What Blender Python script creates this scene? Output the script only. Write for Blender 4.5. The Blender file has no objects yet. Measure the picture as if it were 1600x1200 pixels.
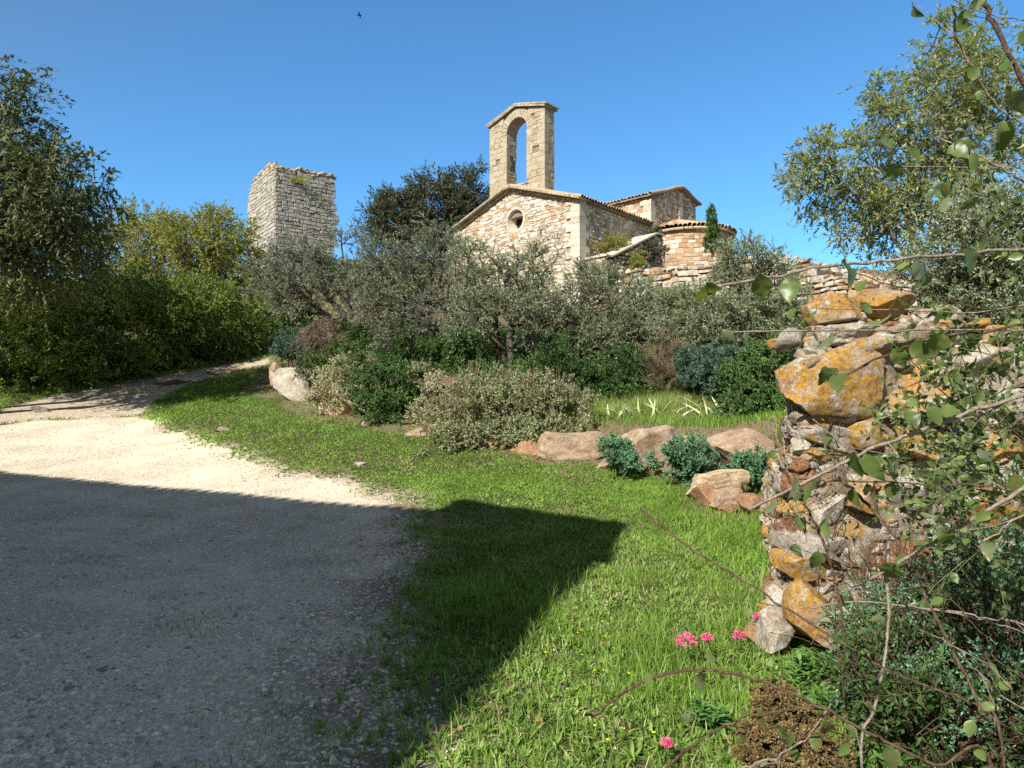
SKY_FAR, SKY_SUN = (.58,1.07,1.32), (.98,.75,.57)
SKY_STRENGTH, SUN_STRENGTH, EXPOSURE, LEAF_GAIN = 0.092, 4.8, 0.85, 1.5
import bpy, bmesh, math, numpy as np
from mathutils import Vector
PI = math.pi
R = np.random.default_rng
scene = bpy.context.scene
COL = scene.collection

# ------------------------------------------------------------------ camera
F = 1067.0                 # focal length in pixels of a 1600 px wide picture
CAMZ = 1.6
PITCH = math.radians(2.15)
cam_d = bpy.data.cameras.new('camera'); cam = bpy.data.objects.new('camera', cam_d); COL.objects.link(cam)
cam.location = (0, 0, CAMZ); cam.rotation_euler = (PI/2 + PITCH, 0, 0)
cam_d.sensor_width = 36.0; cam_d.lens = 36.0*F/1600.0
cam_d.clip_start = 0.05; cam_d.clip_end = 3000
scene.camera = cam

def ray(px, py):
    cx = (px-800)/F; cz = (600-py)/F
    y = math.cos(PITCH) - cz*math.sin(PITCH); z = math.sin(PITCH) + cz*math.cos(PITCH)
    return np.array([cx/y, 1.0, z/y])
def P(px, py, Y):
    return np.array([0, 0, CAMZ]) + ray(px, py)*Y

# ------------------------------------------------------------------ mesh helpers
def unit(v):
    return v/np.maximum(np.linalg.norm(v, axis=-1, keepdims=True), 1e-9)

def make_mesh(name, V, faces, smooth=False):
    me = bpy.data.meshes.new(name)
    V = np.asarray(V, dtype=np.float32).reshape(-1, 3)
    faces = [np.asarray(f, dtype=np.int32) for f in (faces if isinstance(faces, list) else [faces]) if len(f)]
    me.vertices.add(len(V)); me.vertices.foreach_set('co', V.ravel())
    loops = np.concatenate([f.ravel() for f in faces])
    tot = np.concatenate([np.full(len(f), f.shape[1], np.int32) for f in faces])
    start = np.concatenate([[0], np.cumsum(tot)[:-1]]).astype(np.int32)
    me.loops.add(len(loops)); me.loops.foreach_set('vertex_index', loops)
    me.polygons.add(len(tot)); me.polygons.foreach_set('loop_start', start); me.polygons.foreach_set('loop_total', tot)
    me.polygons.foreach_set('use_smooth', np.full(len(tot), bool(smooth)))
    me.update(calc_edges=True)
    return me

def join(lst):
    """list of (V, faces-list) -> one (V, faces-list)"""
    Vs, out, n = [], {}, 0
    for V, fs in lst:
        V = np.asarray(V, float).reshape(-1, 3)
        for f in (fs if isinstance(fs, list) else [fs]):
            f = np.asarray(f, dtype=np.int64)
            if len(f): out.setdefault(f.shape[1], []).append(f + n)
        Vs.append(V); n += len(V)
    return np.concatenate(Vs), [np.concatenate(v) for v in out.values()]

def tag(o, label=None, cat=None, group=None, kind=None):
    if label: o['label'] = label
    if cat: o['category'] = cat
    if group: o['group'] = group
    if kind: o['kind'] = kind
    return o

def thing(name, loc, label, cat, group=None):
    o = bpy.data.objects.new(name, None); COL.objects.link(o)
    o.location = [float(v) for v in loc]; o.empty_display_size = 0.2
    return tag(o, label, cat, group)

def root_loc(o):
    l = Vector((0, 0, 0))
    while o is not None: l = l + o.location; o = o.parent
    return np.array(l)

def part(name, VF, mat, parent, smooth=False, label=None):
    V, fs = VF
    me = make_mesh(name, np.asarray(V, float).reshape(-1, 3) - root_loc(parent), fs, smooth)
    o = bpy.data.objects.new(name, me); COL.objects.link(o); o.parent = parent
    for m in (mat if isinstance(mat, list) else [mat]): me.materials.append(m)
    if label: o['label'] = label
    return o

def single(name, VF, mat, loc, label=None, cat=None, group=None, kind=None, smooth=False):
    V, fs = VF
    me = make_mesh(name, np.asarray(V, float).reshape(-1, 3) - np.asarray(loc, float), fs, smooth)
    o = bpy.data.objects.new(name, me); COL.objects.link(o); o.location = [float(v) for v in loc]
    me.materials.append(mat)
    return tag(o, label, cat, group, kind)

def tubes(pts, rad, sides=6, cap=False):
    """pts (N,k,3), rad (N,k) -> V, quads"""
    pts = np.asarray(pts, float); rad = np.asarray(rad, float)
    if pts.ndim == 2: pts = pts[None]; rad = rad[None]
    N, k, _ = pts.shape
    t = np.empty_like(pts)
    t[:, 1:-1] = pts[:, 2:] - pts[:, :-2]; t[:, 0] = pts[:, 1]-pts[:, 0]; t[:, -1] = pts[:, -1]-pts[:, -2]
    t = unit(t)
    mean = unit(pts[:, -1]-pts[:, 0])
    ref = np.where(np.abs(mean[:, 2:3]) < 0.8, np.array([[0, 0, 1.0]]), np.array([[1.0, 0, 0]]))[:, None, :]
    s = unit(np.cross(t, ref)); b = np.cross(s, t)
    a = np.linspace(0, 2*PI, sides, endpoint=False)
    V = pts[:, :, None, :] + rad[:, :, None, None]*(np.cos(a)[None, None, :, None]*s[:, :, None, :] + np.sin(a)[None, None, :, None]*b[:, :, None, :])
    idx = np.arange(N*k*sides).reshape(N, k, sides)
    nx = np.roll(idx, -1, axis=2)
    Q = np.stack([idx[:, :-1], nx[:, :-1], nx[:, 1:], idx[:, 1:]], axis=-1).reshape(-1, 4)
    return V.reshape(-1, 3), [Q]

def box(c, ax, ay, az, hx, hy, hz):
    """oriented box"""
    c = np.asarray(c, float); S = np.array([[-1,-1,-1],[1,-1,-1],[1,1,-1],[-1,1,-1],[-1,-1,1],[1,-1,1],[1,1,1],[-1,1,1]], float)
    V = c + S[:, 0:1]*hx*np.asarray(ax) + S[:, 1:2]*hy*np.asarray(ay) + S[:, 2:3]*hz*np.asarray(az)
    return V, [np.array([[0,3,2,1],[4,5,6,7],[0,1,5,4],[1,2,6,5],[2,3,7,6],[3,0,4,7]])]

def prism(poly, vec):
    """closed polygon (n,3) pushed along vec"""
    poly = np.asarray(poly, float); n = len(poly)
    V = np.concatenate([poly, poly + np.asarray(vec)])
    q = np.array([[i, (i+1) % n, n+(i+1) % n, n+i] for i in range(n)])
    return V, [q, np.array([list(range(n-1, -1, -1))]), np.array([list(range(n, 2*n))])]

def leafquads(pos, d, L, W, rng, fold=0.25, hang=None, mid=0.45):
    """one folded diamond per leaf"""
    pos = np.asarray(pos); d = unit(d); n = len(pos)
    L = np.broadcast_to(np.asarray(L, float), (n,))[:, None]*rng.uniform(.7, 1.25, (n, 1)); W = np.broadcast_to(np.asarray(W, float), (n,))[:, None]*rng.uniform(.75, 1.2, (n, 1))
    r = rng.normal(size=(n, 3))
    if hang is not None: r = r*0.55 + np.array([0, 0, hang])
    s = unit(np.cross(d, r)); nn = np.cross(s, d)
    V = np.stack([pos, pos + d*L*mid + s*W/2 + nn*W*fold, pos + d*L, pos + d*L*mid - s*W/2 + nn*W*fold], axis=1)
    return V.reshape(-1, 3), [np.arange(4*n).reshape(n, 4)]

def bigleaves(pos, d, nrm, L, W, rng, curl=0.15, seg=6):
    """larger leaves with a midrib fold and an oval outline: strips of quads"""
    pos = np.asarray(pos, float); n = len(pos); d = unit(np.asarray(d, float)); L = np.broadcast_to(L, (n,)); W = np.broadcast_to(W, (n,))
    s = unit(np.cross(d, nrm)); nn = np.cross(s, d)
    ts = np.linspace(0, 1, seg+1)
    prof = np.sin(PI*ts**0.8)**0.85; prof[0] = 0.04; prof[-1] = 0.0
    rows = []
    cu = rng.uniform(-curl, curl*2.2, n)
    for t, w in zip(ts, prof):
        c = pos + d*(L*t)[:, None] - nn*(cu*L*t*t)[:, None]
        f = (W*w*0.5)[:, None]
        wav = (rng.normal(size=n)*0.05*W)[:, None]
        rows.append(np.stack([c + s*f + nn*(f*0.35 + wav), c, c - s*f + nn*(f*0.35 - wav)], axis=1))
    V = np.stack(rows, axis=1)            # n, seg+1, 3, 3
    idx = np.arange(n*(seg+1)*3).reshape(n, seg+1, 3)
    q = [np.stack([idx[:, :-1, c], idx[:, 1:, c], idx[:, 1:, c+1], idx[:, :-1, c+1]], axis=-1).reshape(-1, 4) for c in (0, 1)]
    return V.reshape(-1, 3), [np.concatenate(q)]

def blades(pos, h, w, rng, lean=0.5):
    n = len(pos); a = rng.uniform(0, 2*PI, n); az = np.stack([np.cos(a), np.sin(a), np.zeros(n)], 1)
    b = rng.uniform(0, 2*PI, n); s = np.stack([np.cos(b), np.sin(b), np.zeros(n)], 1)
    h = np.broadcast_to(h, (n,))[:, None]; w = np.broadcast_to(w, (n,))[:, None]
    le = rng.uniform(0.15, 1.0, (n, 1))*lean
    up = np.array([0, 0, 1.0])
    m = pos + up*h*0.55 + az*h*le*0.3
    t = pos + up*h*(1-0.35*le) + az*h*le
    V = np.stack([pos - s*w/2, pos + s*w/2, m + s*w*0.42, m - s*w*0.42, t], axis=1).reshape(-1, 3)
    i = np.arange(n)*5
    return V, [np.stack([i, i+1, i+2, i+3], 1), np.stack([i+3, i+2, i+4], 1)]

_ico = {}
def ico(sub):
    if sub not in _ico:
        bm = bmesh.new(); bmesh.ops.create_icosphere(bm, subdivisions=sub, radius=1.0)
        bm.verts.ensure_lookup_table()
        _ico[sub] = (np.array([v.co[:] for v in bm.verts]), np.array([[v.index for v in f.verts] for f in bm.faces]))
        bm.free()
    return _ico[sub]

def sines(p, rng, octaves=4, f0=1.0):
    out = np.zeros(len(p)); amp = 1.0; f = f0
    for o in range(octaves):
        for k in range(3):
            out += amp*np.sin(p @ (unit(rng.normal(size=3))*f*rng.uniform(.7, 1.4)) + rng.uniform(0, 6.28))/1.7
        amp *= 0.52; f *= 2.05
    return out

def rock(c, size, seed, sub=4, cuts=12, rough=0.03, rot=None, flat=0.45, tilt=0.0, boxy=3.0):
    """angular stone: a ball cut by random planes, then roughened at several scales"""
    rng = R(seed)
    V, T = ico(sub); V = V/((np.abs(V)**boxy).sum(1, keepdims=True)**(1/boxy))
    for k in range(cuts):
        n = unit(rng.normal(size=3)); d = rng.uniform(flat, 0.9)*(1+.25*(1-np.abs(n).max()))
        e = V @ n - d; V -= np.maximum(e, 0)[:, None]*n
    V = V*(1 + .07*sines(V, rng, 2, 1.6))[:, None]
    if sub > 2: V = V*(1 + rough*1.25*sines(V, rng, 5, 4.5))[:, None]
    if sub > 4: V = V*(1 - rough*.55*np.abs(sines(V, rng, 3, 9.0)))[:, None]
    V = 2*(V-V.min(0))/(V.max(0)-V.min(0))-1
    V = V*np.asarray(size)/2
    if tilt:
        t = rng.normal()*tilt; V = V @ np.array([[math.cos(t), 0, -math.sin(t)], [0, 1, 0], [math.sin(t), 0, math.cos(t)]])
    a = rng.uniform(0, 6.28) if rot is None else rot
    Mz = np.array([[math.cos(a), -math.sin(a), 0], [math.sin(a), math.cos(a), 0], [0, 0, 1]])
    return V @ Mz.T + np.asarray(c), [T]

# ------------------------------------------------------------------ masonry made of single stones
def stones(umin, umax, vmin, vmax, hr, wr, fmap, inside, seed, depth=0.05, gap=0.015, jit=0.02, wob=0.03, bulge=0.02, inset=0.14):
    """courses of irregular stones in (u,v); fmap(u,v,d) -> points; d = distance out of the wall"""
    rng = R(seed); U0, U1, V0, V1 = [], [], [], []
    v = vmin
    while v < vmax:
        h = rng.uniform(*hr); u = umin - rng.uniform(0, wr[1])
        while u < umax:
            w = rng.uniform(*wr)
            if rng.random() < 0.22 and h > 0.16:
                U0 += [u, u]; U1 += [u+w, u+w]; m = rng.uniform(.35, .65); V0 += [v, v+h*m]; V1 += [v+h*m, v+h]
            else:
                U0.append(u); U1.append(u+w); V0.append(v); V1.append(v+h)
            u += w
        v += h
    U0, U1, V0, V1 = map(np.array, (U0, U1, V0, V1))
    U0, V0 = np.maximum(U0, umin), np.maximum(V0, vmin); U1, V1 = np.minimum(U1, umax), np.minimum(V1, vmax)
    ok = (U1-U0 > .05) & (V1-V0 > .03) & inside((U0+U1)/2, (V0+V1)/2)
    U0, U1, V0, V1 = U0[ok], U1[ok], V0[ok], V1[ok]; n = len(U0)
    ph = rng.uniform(0, 6.28, 3)
    def wb(u, v): return wob*(np.sin(u*1.7+v*.6+ph[0]) + .6*np.sin(u*4.1+ph[1]-v))
    cu = np.stack([U0, U1, U1, U0], 1); cv = np.stack([V0, V0, V1, V1], 1)
    cv = cv + wb(cu, cv)
    cu = cu + rng.normal(size=(n, 4))*jit; cv = cv + rng.normal(size=(n, 4))*jit*0.7
    mu = cu.mean(1, keepdims=True); mv = cv.mean(1, keepdims=True)
    def shrink(k, g):
        return mu + (cu-mu)*(1-k) - np.sign(cu-mu)*g, mv + (cv-mv)*(1-k) - np.sign(cv-mv)*g
    out = depth*rng.uniform(.5, 1.35, (n, 1))
    bu, bv = shrink(0, gap); fu, fv = shrink(inset, gap)
    rows = [fmap(bu, bv, np.zeros((n, 4)) - 0.08), fmap(bu, bv, np.broadcast_to(out - bulge*1.3, (n, 4))), fmap(fu, fv, out + rng.normal(size=(n, 4))*bulge*0.5)]
    V = np.stack(rows, axis=1).reshape(n, 12, 3)
    base = (np.arange(n)*12)[:, None, None]
    q = []
    for a in (0, 4):
        for i in range(4):
            j = (i+1) % 4; q.append([a+i, a+j, a+4+j, a+4+i])
    q.append([8, 9, 10, 11])
    return V.reshape(-1, 3), [(np.array(q)[None] + base).reshape(-1, 4)]

def planar(o, a, n):
    o = np.asarray(o, float); a = np.asarray(a, float); n = np.asarray(n, float)
    return lambda u, v, d: o + u[..., None]*a + v[..., None]*np.array([0, 0, 1.0]) + d[..., None]*n

# ------------------------------------------------------------------ materials
def newmat(name):
    m = bpy.data.materials.new(name); m.use_nodes = True; nt = m.node_tree; nt.nodes.clear()
    out = nt.nodes.new('ShaderNodeOutputMaterial')
    return m, nt, out
def ramp(nt, cols, pos=None, interp='LINEAR'):
    r = nt.nodes.new('ShaderNodeValToRGB'); cr = r.color_ramp; cr.interpolation = interp
    pos = pos or [i/(len(cols)-1) for i in range(len(cols))]
    while len(cr.elements) < len(cols): cr.elements.new(0.5)
    for e, c, p in zip(cr.elements, cols, pos): e.position = p; e.color = (*c, 1)
    return r
def noise(nt, scale, detail=4, rough=0.55, coord=None):
    n = nt.nodes.new('ShaderNodeTexNoise'); n.inputs['Scale'].default_value = scale; n.inputs['Detail'].default_value = detail; n.inputs['Roughness'].default_value = rough
    if coord is not None: nt.links.new(coord, n.inputs['Vector'])
    return n
def worldpos(nt):
    return nt.nodes.new('ShaderNodeNewGeometry').outputs['Position']
def mixc(nt, fac, a, b, mode='MIX'):
    m = nt.nodes.new('ShaderNodeMix'); m.data_type = 'RGBA'; m.blend_type = mode
    for v, s in ((fac, m.inputs[0]), (a, m.inputs[6]), (b, m.inputs[7])):
        if isinstance(v, (int, float)): s.default_value = v
        elif isinstance(v, tuple): s.default_value = (*v, 1) if len(v) == 3 else v
        else: nt.links.new(v, s)
    return m.outputs[2]
def maprange(nt, v, a, b, c=0.0, d=1.0):
    m = nt.nodes.new('ShaderNodeMapRange'); nt.links.new(v, m.inputs[0])
    for i, x in enumerate((a, b, c, d)): m.inputs[i+1].default_value = x
    return m.outputs[0]
def bumpn(nt, h, strength, dist, prev=None):
    b = nt.nodes.new('ShaderNodeBump'); b.inputs['Strength'].default_value = strength; b.inputs['Distance'].default_value = dist
    nt.links.new(h, b.inputs['Height'])
    if prev is not None: nt.links.new(prev, b.inputs['Normal'])
    return b.outputs[0]
def principled(nt, col, rough=0.8, spec=0.3, normal=None):
    p = nt.nodes.new('ShaderNodeBsdfPrincipled'); p.inputs['Roughness'].default_value = rough; p.inputs['Specular IOR Level'].default_value = spec
    if isinstance(col, tuple): p.inputs['Base Color'].default_value = (*col, 1)
    else: nt.links.new(col, p.inputs['Base Color'])
    if normal is not None: nt.links.new(normal, p.inputs['Normal'])
    return p

def stone_mat(name, cols, pos=None, grain=18, var=0.35, bump=0.6, stain=None, dist=0.02):
    m, nt, out = newmat(name); g = nt.nodes.new('ShaderNodeNewGeometry'); pos_s = g.outputs['Position']
    c = ramp(nt, cols, pos); nt.links.new(g.outputs['Random Per Island'], c.inputs[0])
    n1 = noise(nt, grain, 6, .65, pos_s); v = maprange(nt, n1.outputs[0], .3, .7, 1-var, 1+var)
    colr = mixc(nt, 1.0, c.outputs[0], v, 'MULTIPLY')
    if stain:
        n2 = noise(nt, stain[1], 5, .6, pos_s); f = maprange(nt, n2.outputs[0], stain[2], stain[3], 0, .6)
        colr = mixc(nt, f, colr, stain[0])
    b = bumpn(nt, n1.outputs[0], bump, dist)
    p = principled(nt, colr, .9, .15, b); nt.links.new(p.outputs[0], out.inputs[0])
    return m

def leaf_mat(name, cols, trans=0.3, rough=0.5, spec=0.25, back=None, clump=1.2, cv=0.3, tcol=None, gain=1.0, blotch=None):
    m, nt, out = newmat(name); g = nt.nodes.new('ShaderNodeNewGeometry')
    c = ramp(nt, [tuple(min(.8, x*LEAF_GAIN*gain) for x in q) for q in cols]); nt.links.new(g.outputs['Random Per Island'], c.inputs[0])
    n = noise(nt, clump, 3, .5, g.outputs['Position']); v = maprange(nt, n.outputs[0], .3, .7, 1-cv, 1+cv)
    colr = mixc(nt, 1.0, c.outputs[0], v, 'MULTIPLY')
    if back: colr = mixc(nt, g.outputs['Backfacing'], colr, tuple(x*LEAF_GAIN for x in back))
    if blotch:
        nbl = noise(nt, 55, 5, .6, g.outputs['Position']); colr = mixc(nt, maprange(nt, nbl.outputs[0], .56, .68), colr, blotch)
    p = principled(nt, colr, rough, spec)
    t = nt.nodes.new('ShaderNodeBsdfTranslucent')
    nt.links.new(mixc(nt, 1.0, colr, tcol or (1.5, 1.6, .7), 'MULTIPLY'), t.inputs[0])
    mx = nt.nodes.new('ShaderNodeMixShader'); mx.inputs[0].default_value = trans
    nt.links.new(p.outputs[0], mx.inputs[1]); nt.links.new(t.outputs[0], mx.inputs[2]); nt.links.new(mx.outputs[0], out.inputs[0])
    return m

def bark_mat(name, a, b, scale=14):
    m, nt, out = newmat(name); pos_s = worldpos(nt)
    n = noise(nt, scale, 6, .65, pos_s); c = ramp(nt, [a, b], [.35, .65]); nt.links.new(n.outputs[0], c.inputs[0])
    p = principled(nt, c.outputs[0], .9, .15, bumpn(nt, n.outputs[0], .8, .03)); nt.links.new(p.outputs[0], out.inputs[0])
    return m

def rock_mat(name, base, pale, dark, lichen=None, amount=(.55, .62), grey=None, scale=3.0):
    m, nt, out = newmat(name); pos_s = worldpos(nt)
    n1 = noise(nt, scale, 8, .62, pos_s); c = ramp(nt, [dark, base, pale], [.3, .5, .72]); nt.links.new(n1.outputs[0], c.inputs[0])
    n3 = noise(nt, scale*9, 9, .75, pos_s); v = maprange(nt, n3.outputs[0], .32, .68, .5, 1.45)
    col = mixc(nt, 1.0, c.outputs[0], v, 'MULTIPLY')
    if grey:
        n4 = noise(nt, scale*1.7, 7, .65, pos_s); f = maprange(nt, n4.outputs[0], .56, .62)
        col = mixc(nt, f, col, grey)
    if lichen:
        n2 = noise(nt, scale*1.25, 9, .7, pos_s); f = maprange(nt, n2.outputs[0], *amount)
        l2 = ramp(nt, [(.24, .115, .02), (.42, .22, .035), (.52, .34, .09)], [.3, .5, .7]); n5 = noise(nt, scale*11, 4, .6, pos_s); nt.links.new(n5.outputs[0], l2.inputs[0])
        n6 = noise(nt, scale*6, 8, .75, pos_s); f6 = maprange(nt, n6.outputs[0], .40, .52)
        mm = nt.nodes.new('ShaderNodeMath'); mm.operation = 'MULTIPLY'; nt.links.new(f, mm.inputs[0]); nt.links.new(f6, mm.inputs[1])
        col = mixc(nt, mm.outputs[0], col, l2.outputs[0])
        n7 = noise(nt, scale*3.1, 8, .7, pos_s); f7 = maprange(nt, n7.outputs[0], .585, .63)
        col = mixc(nt, f7, col, (.46, .45, .41))
        n8 = noise(nt, scale*7.5, 6, .7, pos_s); f8 = maprange(nt, n8.outputs[0], .60, .66)
        col = mixc(nt, f8, col, (.075, .065, .055))
    n9 = noise(nt, scale*42, 6, .75, pos_s); v9 = maprange(nt, n9.outputs[0], .3, .7, .76, 1.2); col = mixc(nt, 1.0, col, v9, 'MULTIPLY')
    b1 = bumpn(nt, n1.outputs[0], .5, .05); b2 = bumpn(nt, n3.outputs[0], .8, .03, b1); b2 = bumpn(nt, n9.outputs[0], .7, .008, b2)
    p = principled(nt, col, .92, .12, b2); nt.links.new(p.outputs[0], out.inputs[0])
    return m

def plain(name, col, rough=.8, spec=.2):
    m, nt, out = newmat(name); n = noise(nt, 9, 4, .6, worldpos(nt)); v = maprange(nt, n.outputs[0], .3, .7, .75, 1.25)
    p = principled(nt, mixc(nt, 1.0, col, v, 'MULTIPLY'), rough, spec); nt.links.new(p.outputs[0], out.inputs[0]); return m

# ------------------------------------------------------------------ sky and sun
SUNH = unit(np.array([-0.585, -0.811])); SUNEL = math.radians(40)
world = bpy.data.worlds.new('World'); scene.world = world; world.use_nodes = True
wn = world.node_tree; bg = wn.nodes['Background']
sky = wn.nodes.new('ShaderNodeTexSky'); sky.sky_type = 'NISHITA'; sky.sun_disc = False
sky.sun_elevation = SUNEL; sky.sun_rotation = math.atan2(SUNH[0], SUNH[1])
sky.air_density = 1.0; sky.dust_density = 0.1; sky.ozone_density = 2.0; sky.altitude = 300
S3 = np.array([SUNH[0]*math.cos(SUNEL), SUNH[1]*math.cos(SUNEL), math.sin(SUNEL)])
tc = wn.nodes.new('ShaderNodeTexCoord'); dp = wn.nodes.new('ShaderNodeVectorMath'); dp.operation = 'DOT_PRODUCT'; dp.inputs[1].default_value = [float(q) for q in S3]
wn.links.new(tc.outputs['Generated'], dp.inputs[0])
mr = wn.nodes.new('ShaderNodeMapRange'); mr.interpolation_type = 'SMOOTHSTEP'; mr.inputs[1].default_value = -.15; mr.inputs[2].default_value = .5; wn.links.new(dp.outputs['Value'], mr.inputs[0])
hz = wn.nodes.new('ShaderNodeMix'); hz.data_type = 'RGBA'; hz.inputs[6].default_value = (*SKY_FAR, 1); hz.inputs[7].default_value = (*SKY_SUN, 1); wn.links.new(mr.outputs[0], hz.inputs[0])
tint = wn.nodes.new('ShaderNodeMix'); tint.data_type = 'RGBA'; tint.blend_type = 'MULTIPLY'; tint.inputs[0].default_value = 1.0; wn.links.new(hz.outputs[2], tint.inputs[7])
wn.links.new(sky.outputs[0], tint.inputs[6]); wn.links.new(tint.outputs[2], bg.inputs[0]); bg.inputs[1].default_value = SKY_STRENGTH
sd = bpy.data.lights.new('sun', 'SUN'); sd.energy = SUN_STRENGTH; sd.angle = math.radians(.53); sd.color = (1.0, .955, .885)
sun = bpy.data.objects.new('sun', sd); COL.objects.link(sun)
S3 = np.array([SUNH[0]*math.cos(SUNEL), SUNH[1]*math.cos(SUNEL), math.sin(SUNEL)])
sun.rotation_euler = Vector(S3).to_track_quat('Z', 'Y').to_euler()
scene.view_settings.view_transform = 'Standard'; scene.view_settings.look = 'None'
scene.view_settings.gamma = 1.0; scene.view_settings.exposure = EXPOSURE
scene.cycles.max_bounces = 6; scene.cycles.transparent_max_bounces = 8; scene.cycles.use_denoising = False
scene.cycles.sample_clamp_indirect = 8.0
# ------------------------------------------------------------------ terrain: a lower yard and an upper terrace joined along the boulders
def tps_fit(pts):
    pts = np.array(pts, float); xy = pts[:, :2]; n = len(xy)
    d = np.linalg.norm(xy[:, None]-xy[None], axis=-1); K = np.where(d > 0, d**2*np.log(np.maximum(d, 1e-9)), 0) + np.eye(n)*0.35
    Pm = np.c_[np.ones(n), xy]
    A = np.zeros((n+3, n+3)); A[:n, :n] = K; A[:n, n:] = Pm; A[n:, :n] = Pm.T
    w = np.linalg.solve(A, np.r_[pts[:, 2], 0, 0, 0])
    return xy, w
def tps_eval(m, x, y):
    xy, w = m; out = np.empty(len(x))
    for s in range(0, len(x), 20000):
        q = np.c_[x[s:s+20000], y[s:s+20000]]
        d = np.linalg.norm(q[:, None]-xy[None], axis=-1)
        out[s:s+20000] = np.where(d > 0, d**2*np.log(np.maximum(d, 1e-9)), 0) @ w[:-3] + w[-3] + q @ w[-2:]
    return out
low_px = [(0,735,14),(0,650,20),(240,650,19),(640,760,12),(430,562,28.5),(430,603,22.5),(500,650,18),(650,668,15.5),(800,705,13.5),(900,720,12.7),(1000,742,11.7),
          (1100,765,10.8),(1180,790,9.8),(0,620,22),(200,600,25),(430,550,31),(0,500,32),(300,460,42),(-200,700,15)]
low = [P(*a) for a in low_px] + [(0,0,0),(-3,3,0),(3,3,0),(0,6,0),(-10,0,.1),(-6,5,.05),(9,2,.1),(-10,-10,0),(10,-10,0),(0,-20,0),(1.43,9,.08),(1.9,4.7,0),(-24,8,.8),(-30,30,5)]
up_px = [(960,668,13.3),(1050,672,12.6),(1180,662,11.3),(1050,640,15.2),(900,622,17),(1180,642,14.5),(790,584,18),(620,602,17.5),(520,522,24),(450,558,26),(900,480,30),(720,450,36),
         (470,425,50),(1000,545,21),(1200,545,19),(1050,430,27),(1250,430,26),(1500,560,8.5),(1600,540,14),(1400,530,17),(1384,515,20.3),(1250,535,21.5),(985,520,25.6),(1092,512,24.9),(1215,515,22.8),(1060,428,28.4),(1255,425,26.2),(1320,600,6.2),(1560,590,6.2),(1240,660,8)]
upp = [P(*a) for a in up_px] + [(9,36,8.5),(14,33,8),(7,6,2.0),(20,20,5),(25,40,8),(8,2,1.0)]
LOW = tps_fit(low); UPP = tps_fit(upp)
LINE = [(-13,40),(-10.6,31),tuple(P(436,600,23.4)[:2]),tuple(P(506,645,19.4)[:2]),tuple(P(655,668,16.6)[:2]),tuple(P(805,700,14.8)[:2]),tuple(P(905,718,13.7)[:2]),
        tuple(P(1003,742,12.8)[:2]),tuple(P(1100,765,12.0)[:2]),tuple(P(1170,765,11.6)[:2]),(3.85,10.3),(3.1,7.7),(2.6,6.2),(2.4,5.3),(4.5,5.6),(9,5.7),(16,4.4)]
LINE = np.array(LINE); UPOLY = np.concatenate([LINE, [(200,4),(200,300),(-60,300)]])
def seg_dist(x, y, poly, closed):
    p = np.asarray(poly, float); q = np.roll(p, -1, 0) if closed else p[1:]; p = p if closed else p[:-1]
    best = np.full(len(x), 1e9)
    for a, b in zip(p, q):
        ab = b-a; t = np.clip(((x-a[0])*ab[0]+(y-a[1])*ab[1])/(ab@ab), 0, 1)
        best = np.minimum(best, np.hypot(x-a[0]-t*ab[0], y-a[1]-t*ab[1]))
    return best
def inpoly(x, y, poly):
    p = np.asarray(poly, float); q = np.roll(p, -1, 0); c = np.zeros(len(x), bool)
    for (ax, ay), (bx, by) in zip(p, q):
        if ay == by: continue
        c ^= ((ay > y) != (by > y)) & (x < (bx-ax)*(y-ay)/(by-ay)+ax)
    return c
def sdf(x, y, poly):      # positive inside
    return np.where(inpoly(x, y, poly), 1, -1)*seg_dist(x, y, poly, True)
def sstep(a, b, v):
    t = np.clip((v-a)/(b-a), 0, 1); return t*t*(3-2*t)
def updist(x, y):
    return np.where(inpoly(x, y, UPOLY), 1, -1)*seg_dist(x, y, LINE, False)
def H(x, y):
    x = np.atleast_1d(np.asarray(x, float)); y = np.atleast_1d(np.asarray(y, float))
    lo = tps_eval(LOW, x, y); hi = tps_eval(UPP, x, y)
    w = sstep(.05, .65, updist(x, y)); z = lo*(1-w) + np.maximum(hi, lo-.2)*w
    r = np.hypot(x, y-18); k = sstep(45, 95, r); z = z*(1-k) + 4.0*k
    r2 = sstep(-4, -14, y); z = z*(1-r2)
    z += .012*np.sin(x*2.3+y*1.1) + .01*np.sin(x*5.1-y*3.7) + .02*np.sin(x*.9+2+y*.7)
    return z
def Hz(x, y): return float(H([x], [y])[0])
_Ys = np.concatenate([np.arange(1.5, 14, .02), np.arange(14, 90, .08)])
def G(px, py):
    """where the view ray through a picture point meets the ground"""
    d = ray(px, py); x = d[0]*_Ys; z = CAMZ + d[2]*_Ys
    below = z < H(x, _Ys); i = int(np.argmax(below)) if below.any() else len(_Ys)-1
    return np.array([x[i], _Ys[i], z[i]])
def onground(x, y): return np.array([x, y, Hz(x, y)])

GRAVEL = np.array([G(*a)[:2] for a in [(-60,672),(60,655),(150,652),(225,650),(300,680),(360,703),(430,727),(510,748),(575,760),(622,772),(645,800),(640,870),(610,960),(600,1050),(585,1120),(560,1199)]] + [(-1.0,1.5),(-1,-8),(-30,-8),(-30,12)])
ROAD = np.array([G(*a)[:2] for a in [(-60,672),(-60,660),(0,640),(100,613),(200,594),(300,578),(400,563),(425,558),(425,569),(380,579),(300,600),(250,625),(225,652),(150,654),(60,657)]])
def gravelness(x, y):
    return np.maximum(sdf(x, y, GRAVEL), sdf(x, y, ROAD)*1.0)

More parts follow.
